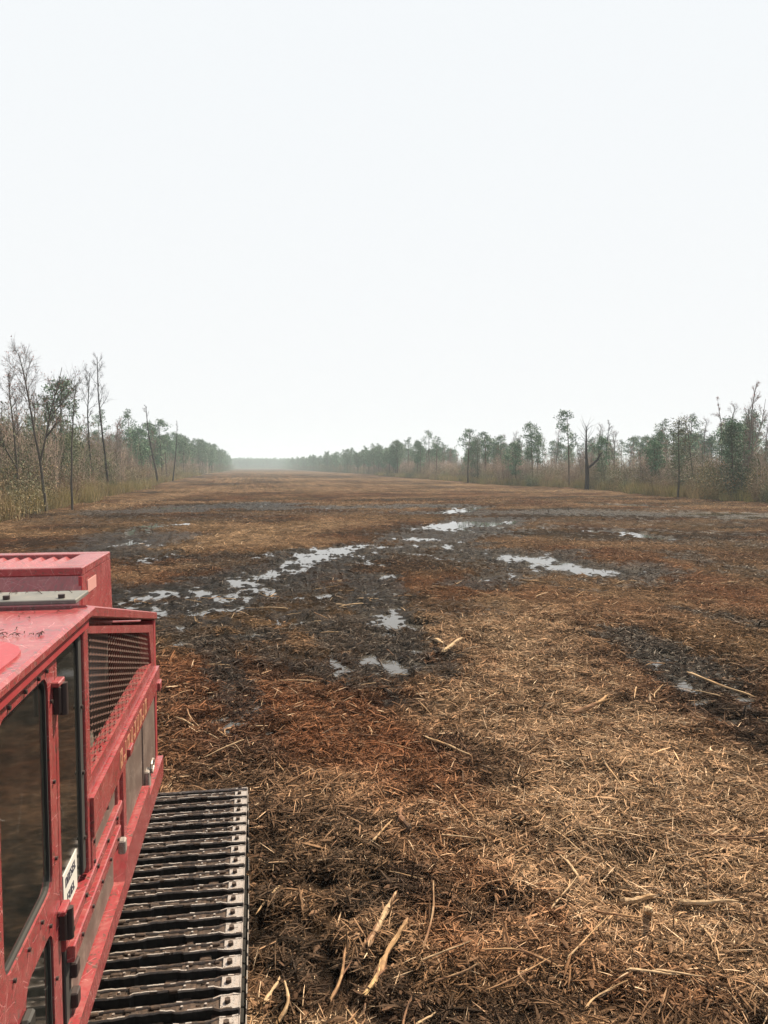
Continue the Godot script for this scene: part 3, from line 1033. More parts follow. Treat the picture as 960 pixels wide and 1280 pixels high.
func build_track(m: Node3D) -> void:
	var t := Node3D.new()
	t.name = "track"
	m.add_child(t)
	var st := ms()
	st.box(Vector3(-0.66, 0.22, -5.0), Vector3(-0.24, 0.72, -0.6), 0.03)
	part(t, "track_frame", st.mesh(M.mud_black))
	for z: float in [-5.32, -0.3]:
		var w := ms()
		w.tube(Vector3(-0.60, 0.5, z), Vector3(-0.28, 0.5, z), 0.40, 0.40, 28, true)
		w.tube(Vector3(-0.28, 0.5, z), Vector3(-0.22, 0.5, z), 0.16, 0.13, 16, true)
		part(t, "track_wheel", w.mesh(M.mud_black))
	for k in 6:
		var w := ms()
		var z := -4.7 + k * 0.75
		w.tube(Vector3(-0.58, 0.2, z), Vector3(-0.28, 0.2, z), 0.13, 0.13, 18, true)
		part(t, "track_roller", w.mesh(M.mud_black))
	var kinds := []
	for k in 5:
		kinds.append(shoe_mesh(300 + k))
	var r := 0.445
	var straight := 5.02
	var loop := 2.0 * straight + TAU * r
	var count := 97
	for k in count:
		var d := loop * k / count
		var p: Vector3
		var nrm: Vector3
		if d < straight:
			p = Vector3(0, 0.5 + r, -0.3 - d); nrm = Vector3.UP
		elif d < straight + PI * r:
			var a := (d - straight) / r
			nrm = Vector3(0, cos(a), -sin(a)); p = Vector3(0, 0.5, -5.32) + nrm * r
		elif d < 2.0 * straight + PI * r:
			var e := d - straight - PI * r
			p = Vector3(0, 0.5 - r, -5.32 + e); nrm = Vector3.DOWN
		else:
			var a := (d - 2.0 * straight - PI * r) / r
			nrm = Vector3(0, -cos(a), sin(a)); p = Vector3(0, 0.5, -0.3) + nrm * r
		p.x = -0.445
		p -= nrm * 0.0
		var o := part(t, "track_shoe", kinds[k * 7 % 5])
		o.transform = Transform3D(Basis(Vector3.RIGHT, nrm, Vector3.RIGHT.cross(nrm)), p - MACHINE_BASE)
		o.rotate_object_local(Vector3.UP, rng.randf_range(-0.012, 0.012))


func build_machine() -> void:
	var turn := Basis(Vector3.UP, MACHINE_TURN)
	var m := thing("mulching_machine", turn * MACHINE_BASE, "faded red tracked mulching machine with dark cab windows and steel track", "machine")
	m.basis = turn
	var st := ms()
	st.box(Vector3(-2.15, 0.4, -4.6), Vector3(-0.85, 1.46, -0.8), 0.03)
	part(m, "hull", st.mesh(M.mud_black))
	build_track(m)
	# --- cab
	st = ms()
	st.box(Vector3(-2.37, 1.47, -2.74), Vector3(-0.63, 2.775, -0.9), 0.01)
	part(m, "cab", st.mesh(M.red_deep))
	st = ms()
	st.ring(squared(-2.335, -1.76, 2.02, 2.735), rounded(-2.265, -1.84, 2.08, 2.705, 0.05), -0.63, -0.6)
	st.ring(squared(-2.335, -1.76, 1.475, 2.02), rounded(-2.25, -1.99, 1.56, 1.965, 0.05), -0.63, -0.6)
	var door := part(m, "door", st.mesh(M.red))
	slab_part(door, "window_glass", rounded(-2.27, -1.83, 2.075, 2.71, 0.05), -0.63, -0.613, M.glass, 0.0)
	slab_part(door, "window_glass", rounded(-2.255, -1.98, 1.55, 1.97, 0.05), -0.63, -0.613, M.glass, 0.0)
	for s: Array in [[-2.265, -1.84, 2.08, 2.705], [-2.25, -1.99, 1.56, 1.965]]:
		st = ms()
		st.ring(rounded(s[0] - 0.002, s[1] + 0.002, s[2] - 0.002, s[3] + 0.002, 0.05), rounded(s[0] + 0.010, s[1] - 0.010, s[2] + 0.010, s[3] - 0.010, 0.042), -0.615, -0.606)
		part(door, "window_seal", st.mesh(M.rubber))
	for y: float in [2.62, 1.93]:
		st = ms()
		st.box(Vector3(-0.602, y - 0.05, -2.375), Vector3(-0.580, y + 0.035, -2.318), 0.004)
		st.tube(Vector3(-0.578, y - 0.055, -2.345), Vector3(-0.578, y + 0.04, -2.345), 0.014, 0.014, 8, true)
		part(door, "hinge", st.mesh(M.bolt))
		st = ms()
		st.box(Vector3(-0.602, y + 0.036, -2.37), Vector3(-0.578, y + 0.052, -2.30), 0.003)
		part(door, "hinge_plate", st.mesh(M.red))
	for b: Array in [[2.72, -1.92], [2.72, -2.05], [2.72, -2.17], [2.72, -2.25], [2.62, -2.29], [2.38, -2.295], [2.15, -2.295], [2.05, -1.9], [2.05, -2.02], [2.05, -2.14], [1.99, -2.22], [1.8, -2.27], [1.65, -2.27]]:
		bolt_part(door, "bolt", -0.6, b[0], b[1])
	st = ms()
	st.box(Vector3(-0.60, 1.80, -1.985), Vector3(-0.575, 1.92, -1.93), 0.006)
	part(door, "door_handle", st.mesh(M.black))
	slab_part(m, "pillar", rect(-2.378, -2.345, 1.87, 2.745), -0.64, -0.602, M.red)
	var nw := slab_part(m, "rear_window", rect(-2.662, -2.378, 1.9, 2.765), -0.64, -0.614, M.glass, 0.0)
	st = ms()
	st.box(Vector3(-0.6145, 1.895, -2.600), Vector3(-0.6115, 2.025, -2.425), 0.0)
	var label := part(nw, "notice", st.mesh(M.sticker))
	label.set_meta("label", "white notice with dark lettering reading DIESEL FUEL")
	for row: Array in [["DIESEL", 1.975], ["FUEL", 1.915]]:
		var tm := TextMesh.new()
		var f := SystemFont.new()
		f.font_names = PackedStringArray(["Droid Sans"])
		f.font_weight = 700
		tm.font = f
		tm.text = row[0]
		tm.font_size = 32
		tm.pixel_size = 0.0013
		tm.depth = 0.002
		tm.material = M.ink
		var o := part(nw, "lettering", tm)
		o.transform = Transform3D(Basis(Vector3.UP, PI / 2), Vector3(-0.611, row[1] + 0.014, -2.512) - MACHINE_BASE)
	slab_part(m, "seal", rect(-2.708, -2.662, 1.9, 2.775), -0.64, -0.606, M.rubber)
	slab_part(m, "pillar", rect(-2.748, -2.708, 1.88, 2.78), -0.64, -0.598, M.red)
	for y: float in [2.48, 2.25, 2.02]:
		bolt_part(m, "bolt", -0.606, y, -2.685, 0.007)
	# --- roof
	st = ms()
	st.box(Vector3(-2.425, 2.776, -2.79), Vector3(-0.572, 2.81, -0.85), 0.008)
	var roof := part(m, "roof", st.mesh(M.red))
	st = ms()
	st.box(Vector3(-0.605, 2.742, -2.74), Vector3(-0.585, 2.777, -0.95), 0.003)
	part(roof, "drip_rail", st.mesh(M.red_deep))
	var plate_outline := PackedVector2Array([Vector2(-0.612, -1.0), Vector2(-0.612, -2.02)])
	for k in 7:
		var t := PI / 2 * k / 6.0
		plate_outline.append(Vector2(-0.612 - 0.22 * (1.0 - cos(t)), -2.04 - 0.22 * sin(t)))
	plate_outline.append_array([Vector2(-2.35, -2.28), Vector2(-2.35, -1.0)])
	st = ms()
	st.plate(plate_outline, 2.806, 2.817)
	part(roof, "roof_plate", st.mesh(M.red_deep))  # thin round-cornered plate, deeper red than the roof around it
	st = ms()
	st.box(Vector3(-2.4, 2.826, -2.935), Vector3(-0.625, 2.842, -2.735), 0.003)
	var pl := part(roof, "cover_strip", st.mesh(M.grey_plate))
	for x: float in [-0.68, -0.86, -1.3, -1.8]:
		st = ms()
		st.tube(Vector3(x, 2.840, -2.77), Vector3(x, 2.856, -2.77), 0.012, 0.012, 6, true)
		part(pl, "bolt", st.mesh(M.bolt))
	# --- engine compartment
	slab_part(m, "engine_bay", PackedVector2Array([Vector2(-2.76, 1.48), Vector2(-2.76, 2.74), Vector2(-4.5, 2.39), Vector2(-4.5, 1.48)]), -2.35, -0.86, M.radiator, 0.0)
	var hood := slab_part(m, "hood", PackedVector2Array([Vector2(-2.752, 2.818), Vector2(-4.56, 2.448), Vector2(-4.56, 2.405), Vector2(-2.752, 2.776)]), -2.4, -0.592, M.red, 0.005)
	bolt_part(hood, "bolt", -0.592, 2.795, -2.80, 0.012)
	st = ms()
	st.ring(PackedVector2Array([Vector2(-2.765, 2.742), Vector2(-4.46, 2.395), Vector2(-4.50, 2.135), Vector2(-2.765, 2.135)]), PackedVector2Array([Vector2(-2.80, 2.708), Vector2(-4.30, 2.385), Vector2(-4.37, 2.195), Vector2(-2.80, 2.195)]), -0.66, -0.603)
	var sf := part(m, "screen_frame", st.mesh(M.red))
	st = ms()
	var hole := PackedVector2Array([Vector2(-2.795, 2.715), Vector2(-4.31, 2.395), Vector2(-4.38, 2.19), Vector2(-2.795, 2.19)])
	var lz := 0.05
	var ly := 0.0132
	for i in 40:
		for j in 54:
			if (i + j) % 2:
				continue
			var a := Vector2(-2.79 - i * lz, 2.19 + j * ly)
			if not Geometry2D.is_point_in_polygon(a, hole):
				continue
			for s: float in [-1.0, 1.0]:
				var b := a + Vector2(-lz, s * ly)
				var dir := (b - a).normalized()
				var w := Vector2(-dir.y, dir.x) * 0.0010
				st.quad(Vector3(-0.616, a.y + w.y, a.x + w.x), Vector3(-0.616, b.y + w.y, b.x + w.x), Vector3(-0.616, b.y - w.y, b.x - w.x), Vector3(-0.616, a.y - w.y, a.x - w.x), Vector3.RIGHT)
			st.quad(Vector3(-0.614, a.y + 0.0058, a.x), Vector3(-0.614, a.y, a.x - 0.019), Vector3(-0.614, a.y - 0.0058, a.x), Vector3(-0.614, a.y, a.x + 0.019), Vector3.RIGHT)
	var screen := part(sf, "mesh_screen", st.mesh(M.screen))
	screen.set_meta("kind", "stuff")
	slab_part(m, "rear_post", rect(-4.58, -4.51, 1.5, 2.41), -0.68, -0.606, M.red_deep)
	st = ms()
	st.box(Vector3(-2.4, 1.48, -4.62), Vector3(-0.66, 2.40, -4.565), 0.006)
	part(m, "tail_panel", st.mesh(M.red))
	# --- side panels
	slab_part(m, "side_plate", rect(-4.52, -2.42, 1.475, 2.13), -0.70, -0.628, M.red, 0.0)
	var beam := slab_part(m, "side_beam", PackedVector2Array([Vector2(-2.755, 2.128), Vector2(-4.57, 2.128), Vector2(-4.57, 2.02), Vector2(-3.50, 1.995), Vector2(-2.755, 1.985)]), -0.64, -0.586, M.red, 0.012)
	for k in 9:
		var z := -3.30 - k * 0.088
		st = ms()
		var y0 := 2.022
		st.slab(rect(z - 0.028, z + 0.028, y0, y0 + 0.022), -0.587, -0.5845)
		st.slab(rect(z - 0.028, z - 0.008, y0 + 0.022, y0 + 0.075), -0.587, -0.5845)
		if k % 3 != 1:
			st.slab(rect(z + 0.010, z + 0.028, y0 + 0.022, y0 + 0.075), -0.587, -0.5845)
		if k % 2 == 0:
			st.slab(rect(z - 0.008, z + 0.010, y0 + 0.055, y0 + 0.075), -0.587, -0.5845)
		part(beam, "worn_letter", st.mesh(M.yellow))
	slab_part(m, "access_panel", rect(-3.285, -2.83, 1.865, 1.978), -0.64, -0.614, M.dirty_panel)
	slab_part(m, "panel_frame", rect(-2.83, -2.765, 1.83, 1.986), -0.64, -0.598, M.red)
	slab_part(m, "panel_frame", rect(-3.345, -3.295, 1.69, 1.99), -0.64, -0.604, M.red)
	for b: Array in [[1.95, -2.80], [1.875, -2.80], [1.96, -3.05], [1.97, -3.2]]:
		bolt_part(m, "bolt", -0.6, b[0], b[1], 0.008)
	var l1 := slab_part(m, "ledge", rect(-3.34, -2.36, 1.822, 1.862), -0.64, -0.592, M.red)
	var l2 := slab_part(m, "ledge", rect(-3.24, -2.42, 1.748, 1.80), -0.64, -0.582, M.red)
	for k in 5:
		bolt_part(l1, "bolt", -0.592, 1.845, -2.44 - k * 0.19, 0.008)
		bolt_part(l2, "bolt", -0.582, 1.775, -2.52 - k * 0.16, 0.007)
	slab_part(m, "panel_frame", rect(-3.445, -3.37, 1.655, 2.0), -0.64, -0.594, M.red)
	slab_part(m, "access_panel", rect(-3.985, -3.455, 1.655, 2.02), -0.64, -0.606, M.dirty_panel)
	slab_part(m, "hinge_tab", rect(-3.53, -3.44, 2.01, 2.045), -0.60, -0.572, M.red)
	slab_part(m, "hinge_tab", rect(-4.56, -4.47, 2.0, 2.05), -0.60, -0.572, M.red)
	slab_part(m, "access_panel", rect(-4.465, -4.015, 1.60, 2.02), -0.64, -0.604, M.dirty_panel)
	slab_part(m, "access_panel", rect(-3.205, -2.475, 1.562, 1.742), -0.64, -0.610, M.dirty_panel)
	slab_part(m, "panel_frame", rect(-2.47, -2.40, 1.5, 1.80), -0.64, -0.606, M.rubber)
	for y: float in [1.70, 1.60]:
		st = ms()
		st.box(Vector3(-0.61, y - 0.03, -2.50), Vector3(-0.585, y + 0.02, -2.455), 0.004)
		part(m, "panel_hinge", st.mesh(M.bolt))
	slab_part(m, "sill", PackedVector2Array([Vector2(-2.40, 1.47), Vector2(-2.40, 1.552), Vector2(-3.24, 1.552), Vector2(-3.36, 1.645), Vector2(-4.0, 1.645), Vector2(-4.0, 1.59), Vector2(-4.56, 1.59), Vector2(-4.56, 1.47)]), -0.66, -0.572, M.red, 0.006)
	# latch on the rear access panel
	st = ms()
	var loop := PackedVector3Array()
	var rr := PackedFloat32Array()
	for k in 11:
		var t := TAU * k / 10.0
		loop.append(Vector3(-0.575, 1.70 + 0.032 * sin(t), -4.13 + 0.05 * cos(t)))
		rr.append(0.007)
	st.path(loop, rr, 6)
	st.box(Vector3(-0.606, 1.60, -4.12), Vector3(-0.580, 1.70, -4.04), 0.006)
	part(m, "latch", st.mesh(M.steel))
	st = ms()
	st.box(Vector3(-0.600, 1.66, -3.30), Vector3(-0.570, 1.72, -3.255), 0.006)
	part(m, "latch", st.mesh(M.steel))
	# --- radiator box with a slatted top, standing on the hood
	var rb := slab_part(m, "radiator_box", PackedVector2Array([Vector2(-3.50, 2.58), Vector2(-3.64, 2.80), Vector2(-4.30, 2.80), Vector2(-4.34, 2.40)]), -2.2, -0.8, M.red, 0.0)
	for s: Array in [[-2.2, -0.8, -3.705, -3.636], [-2.2, -0.8, -4.303, -4.205], [-0.93, -0.8, -4.205, -3.705], [-2.2, -2.07, -4.205, -3.705]]:
		st = ms()
		st.box(Vector3(s[0], 2.801, s[2]), Vector3(s[1], 2.838, s[3]), 0.004)
		part(rb, "rim", st.mesh(M.red))
	for k in 18:
		var x := -0.965 - k * 0.062
		st = ms()
		st.quad(Vector3(x, 2.803, -3.706), Vector3(x, 2.803, -4.204), Vector3(x - 0.035, 2.826, -4.204), Vector3(x - 0.035, 2.826, -3.706), Vector3(1, 1, 0))
		st.quad(Vector3(x - 0.006, 2.803, -3.706), Vector3(x - 0.006, 2.803, -4.204), Vector3(x - 0.041, 2.826, -4.204), Vector3(x - 0.041, 2.826, -3.706), Vector3(-1, -1, 0))
		st.quad(Vector3(x - 0.035, 2.826, -3.706), Vector3(x - 0.035, 2.826, -4.204), Vector3(x - 0.041, 2.826, -4.204), Vector3(x - 0.041, 2.826, -3.706), Vector3.UP)
		part(rb, "slat", st.mesh(M.red))
	st = ms()
	st.box(Vector3(-0.802, 2.705, -3.92), Vector3(-0.797, 2.765, -3.73), 0.0)
	part(rb, "decal", st.mesh(M.sticker_worn))
	st = ms()
	st.box(Vector3(-0.812, 2.56, -3.62), Vector3(-0.797, 2.80, -3.612), 0.0)
	part(rb, "seam", st.mesh(M.red_deep))
	# twigs and mud that have dropped on the roof
	var buf := PackedFloat32Array()
	var tw := splinter(0.1, 0.03, 0.04, true)
	for k in 170:
		var on_strip := rng.randf() < 0.5
		var p := Vector3(rng.randf_range(-2.3, -0.62), 2.812, rng.randf_range(-2.72, -2.3))
		if on_strip:
			p = Vector3(rng.randf_range(-2.3, -0.66), 2.845, rng.randfn(-2.90, 0.02))
		if rng.randf() < 0.12:
			p.x = rng.randf_range(-0.78, -0.62); p.z = rng.randf_range(-2.34, -2.28); p.y = 2.813
		var l := rng.randf_range(0.006, 0.022) * (4.0 if rng.randf() < 0.10 else 1.0)
		var b := Basis(Vector3.UP, rng.randf() * TAU) * Basis(Vector3(0, 0, 1), rng.randfn(0, 0.15))
		push(buf, b.scaled_local(Vector3(l, maxf(l * 0.6, 0.05), maxf(l * 0.6, 0.05))), turn * p, Color(0.05, 0.03, 0.025) * rng.randf_range(0.6, 2.4))
	scatter("roof_litter", tw, buf, "twigs and crumbs of mud lying on the machine roof", "twigs")


# ---------------------------------------------------------------- trees
func limb(st: Shape, p: Vector3, d: Vector3, l: float, r: float, segs: int, sides: int, g: RandomNumberGenerator, wobble: float, rise: float) -> PackedVector3Array:
	var pts := PackedVector3Array([p])
	for k in segs:
		d = (d + Vector3(g.randfn(0, wobble), g.randfn(0, wobble) + rise, g.randfn(0, wobble))).normalized()
		var q := p + d * (l / segs)
		st.tube(p, q, r * (1.0 - float(k) / segs * 0.75), r * (1.0 - float(k + 1) / segs * 0.75), sides)
		p = q
		pts.append(p)
	return pts


func side_dir(d: Vector3, angle: float, g: RandomNumberGenerator) -> Vector3:
	var u := d.cross(Vector3.UP if absf(d.y) < 0.95 else Vector3.RIGHT).normalized().rotated(d, g.randf() * TAU)
	return (d * cos(angle) + u * sin(angle)).normalized()


# a bare tree of height h: parts trunk and crown
func bare_tree(called: String, seed_at: int, h: float, r: float, first: float, spread: float, lean: Vector3, bark: Color, buds: Color, bud_share: float, forked: bool, boughs := 16) -> Node3D:
	var g := RandomNumberGenerator.new()
	g.seed = seed_at
	var root := Node3D.new()
	root.name = called
	root.set_meta("base_name", called)
	var tr := Shape.new()
	var cr := Shape.new()
	tr.tint = bark
	cr.tint = bark
	var stems := [limb(tr, Vector3(0, -0.2, 0), (Vector3.UP + lean).normalized(), h, r, 12, 7, g, 0.035, 0.0)]
	if forked:
		var s0: PackedVector3Array = stems[0]
		var f := s0[int(12 * first * 0.8)]
		stems.append(limb(tr, f, side_dir((s0[8] - s0[4]).normalized(), 0.5, g), h * 0.6, r * 0.6, 8, 6, g, 0.05, 0.08))
	for stem: PackedVector3Array in stems:
		var n := stem.size() - 1
		var main := stem.size() > 10
		for k in (boughs if main else boughs * 2 / 3):
			var u := lerpf(first if main else 0.2, 0.99, pow((k + g.randf()) / boughs, 0.8))
			u = minf(u, 0.995)
			var at := int(u * n)
			var p := stem[at].lerp(stem[at + 1], u * n - at)
			var dd := (stem[at + 1] - stem[at]).normalized()
			var bl := h * spread * 1.35 * (1.2 - u * 0.85) * g.randf_range(0.5, 1.1)
			var br := r * (1.1 - u) * 0.32 + 0.010
			var bough := limb(cr, p, side_dir(dd, g.randf_range(0.4, 0.8), g), bl, br, 5, 4, g, 0.10, 0.09)
			bough.remove_at(5)
			for i in 7:
				var w := g.randf_range(0.25, 1.0)
				var ai := mini(int(w * 4), 3)
				var q := bough[ai].lerp(bough[ai + 1], w * 4 - ai)
				var twig := limb(cr, q, side_dir((bough[ai + 1] - bough[ai]).normalized(), g.randf_range(0.4, 0.9), g), bl * g.randf_range(0.25, 0.5), maxf(br * 0.35, 0.008), 3, 3, g, 0.16, 0.09)
				for t in 6:
					var a2 := g.randi_range(0, 2)
					var q2 := twig[a2].lerp(twig[a2 + 1], g.randf())
					var end := limb(cr, q2, side_dir((twig[a2 + 1] - twig[a2]).normalized(), g.randf_range(0.3, 0.9), g), bl * g.randf_range(0.12, 0.32), 0.0065, 2, 3, g, 0.18, 0.08)
					if g.randf() < bud_share:
						cr.tint = buds * g.randf_range(0.7, 1.3)
						for z in 3:
							var e := end[g.randi_range(1, 2)]
							cr.leaf(e, e + Vector3(g.randfn(0, 0.045), g.randfn(0, 0.045), g.randfn(0, 0.045)), e + Vector3(g.randfn(0, 0.045), g.randfn(0, 0.045), g.randfn(0, 0.045)))
						cr.tint = bark
	part(root, "trunk", tr.mesh(M.bark))
	part(root, "crown", cr.mesh(M.bark))
	return root


func tuft(st: Shape, p: Vector3, size: float, count: int, c: Color, g: RandomNumberGenerator, flat := 0.7, leaf := 0.30) -> void:
	for k in count:
		st.tint = c * g.randf_range(0.6, 1.45)
		var o := Vector3(g.randfn(), g.randfn() * flat, g.randfn()).limit_length(1.9) * size * 0.5
		var a := Vector3(g.randfn(), g.randfn(), g.randfn()).normalized()
		var b := a.cross(Vector3(g.randfn(), g.randfn(), g.randfn())).normalized()
		var l := leaf * g.randf_range(0.6, 1.4)
		st.leaf(p + o, p + o + a * l + b * l * 0.22, p + o + a * l - b * l * 0.22)


func pine_tree(called: String, seed_at: int, h: float, r: float, first: float, wide: float, c: Color, sparse: bool) -> Node3D:
	var g := RandomNumberGenerator.new()
	g.seed = seed_at
	var root := Node3D.new()
	root.name = called
	root.set_meta("base_name", called)
	var tr := Shape.new()
	var cr := Shape.new()
	tr.tint = Color(0.075, 0.055, 0.045)
	var stem := limb(tr, Vector3(0, -0.2, 0), Vector3(g.randfn(0, 0.02), 1, g.randfn(0, 0.02)).normalized(), h, r, 10, 7, g, 0.015, 0.0)
	var count := 22 if sparse else 40
	for k in count:
		var u := lerpf(first, 0.985, (k + g.randf()) / count)
		var at := mini(int(u * 10), 9)
		var p := stem[at].lerp(stem[at + 1], u * 10 - at)
		var prof := sin(clampf((u - first) / (1.0 - first) * 0.88 + 0.12, 0, 1) * PI)
		var bl := wide * (0.25 + 0.85 * prof) * g.randf_range(0.55, 1.15)
		tr.tint = Color(0.06, 0.045, 0.036)
		var az := g.randf() * TAU
		var bough := limb(tr, p, Vector3(cos(az), g.randf_range(-0.05, 0.4), sin(az)).normalized(), bl, 0.05 * (1.2 - u), 3, 4, g, 0.12, 0.06)
		for i in (3 if sparse else 4):
			var w := g.randf_range(0.45, 1.0)
			var ai := mini(int(w * 3), 2)
			var q := bough[ai].lerp(bough[ai + 1], w * 3 - ai)
			tuft(cr, q + Vector3(g.randfn(0, 0.15), g.randf_range(0, 0.25), g.randfn(0, 0.15)), g.randf_range(0.55, 1.0) * (0.8 if sparse else 1.0), 18, c * g.randf_range(0.75, 1.3), g, 0.55, 0.30)
	part(root, "trunk", tr.mesh(M.bark))
	part(root, "crown", cr.mesh(M.leaf))
	return root


# leafy all the way down: young evergreens and vine-hung trunks
func leafy_tree(called: String, seed_at: int, h: float, wide: float, low: float, c: Color, c2: Color, count: int, ragged: float) -> Node3D:
	var g := RandomNumberGenerator.new()
	g.seed = seed_at
	var root := Node3D.new()
	root.name = called
	root.set_meta("base_name", called)
	var tr := Shape.new()
	var cr := Shape.new()
	tr.tint = Color(0.07, 0.055, 0.045)
	var stem := limb(tr, Vector3(0, -0.2, 0), Vector3.UP, h * 0.97, 0.05 + h * 0.008, 8, 6, g, 0.04, 0.0)
	for k in count:
		var u := lerpf(low, 1.0, pow(g.randf(), 0.85))
		var at := mini(int(u * 8), 7)
		var p := stem[at].lerp(stem[at + 1], u * 8 - at)
		var az := g.randf() * TAU
		var rad := wide * (1.05 - 0.75 * u) * (1.0 + ragged * sin(az * 2.0 + u * 11.0)) * sqrt(g.randf())
		var q := p + Vector3(cos(az) * rad, g.randfn(0, 0.15), sin(az) * rad)
		if k % 4 == 0:
			tr.tint = Color(0.07, 0.055, 0.045)
			tr.tube(p, q, 0.02, 0.006, 3)
		tuft(cr, q, g.randf_range(0.4, 0.8), 18, c.lerp(c2, g.randf()) * g.randf_range(0.75, 1.25), g, 0.8, 0.17)
	part(root, "trunk", tr.mesh(M.bark))
	part(root, "crown", cr.mesh(M.leaf))
	return root


func shrub(called: String, seed_at: int, h: float, wide: float, stems: int, bark: Color, c: Color, c2: Color, leaves: int) -> Node3D:
	var g := RandomNumberGenerator.new()
	g.seed = seed_at
	var root := Node3D.new()
	root.name = called
	root.set_meta("base_name", called)
	var tr := Shape.new()
	var cr := Shape.new()
	for k in stems:
		tr.tint = bark * g.randf_range(0.7, 1.3)
		var az := g.randf() * TAU
		var ro := sqrt(g.randf()) * wide * 0.55
		var pts := limb(tr, Vector3(cos(az) * ro, -0.1, sin(az) * ro), Vector3(cos(az) * 0.22 + g.randfn(0, 0.1), 1, sin(az) * 0.22 + g.randfn(0, 0.1)).normalized(), h * g.randf_range(0.55, 1.1), 0.018, 4, 3, g, 0.1, 0.02)
		for i in 5:
			var a := g.randi_range(1, 3)
			limb(tr, pts[a].lerp(pts[a + 1], g.randf()), side_dir((pts[a + 1] - pts[a]).normalized(), g.randf_range(0.4, 0.9), g), h * g.randf_range(0.1, 0.3), 0.010, 2, 3, g, 0.2, 0.05)
		for i in leaves:
			var w := g.randf_range(0.15, 1.0)
			var a := mini(int(w * 4), 3)
			tuft(cr, pts[a].lerp(pts[a + 1], w * 4 - a) + Vector3(g.randfn(0, 0.14), 0, g.randfn(0, 0.14)), 0.42, 12, c.lerp(c2, g.randf()), g, 1.0, 0.085)
	part(root, "stems", tr.mesh(M.bark))
	if leaves > 0:
		part(root, "foliage", cr.mesh(M.leaf))
	return root


func edge_left(z: float) -> float:
	return -15.3 + 1.2 * n_low.get_noise_2d(z * 2.0, 7.0) - (1.4 if z < -120.0 else 0.0) + clampf((-z - 250.0) / 300.0, 0.0, 1.0) * 6.0


func edge_right(z: float) -> float:
	return 46.6 + 4.0 * smoothstep(24.0, 8.0, absf(z + 106.0)) + 1.6 * n_low.get_noise_2d(z * 2.0, 90.0) + clampf((-z - 130.0) / 200.0, 0.0, 1.0) * 6.0


func by_what(side: int, z: float) -> String:
	if side == 0:
		return " by the tallest bare tree" if z > -75.0 else (" by the black-trunked pair" if z > -115.0 else (" by the leaning dead pole" if z > -162.0 else " beyond the thin dead pole"))
	return " near the dark evergreen mass" if z > -85.0 else (" near the forked dead snag" if z > -125.0 else (" near the pale vine-hung tree" if z > -170.0 else " beyond the pale vine-hung tree"))


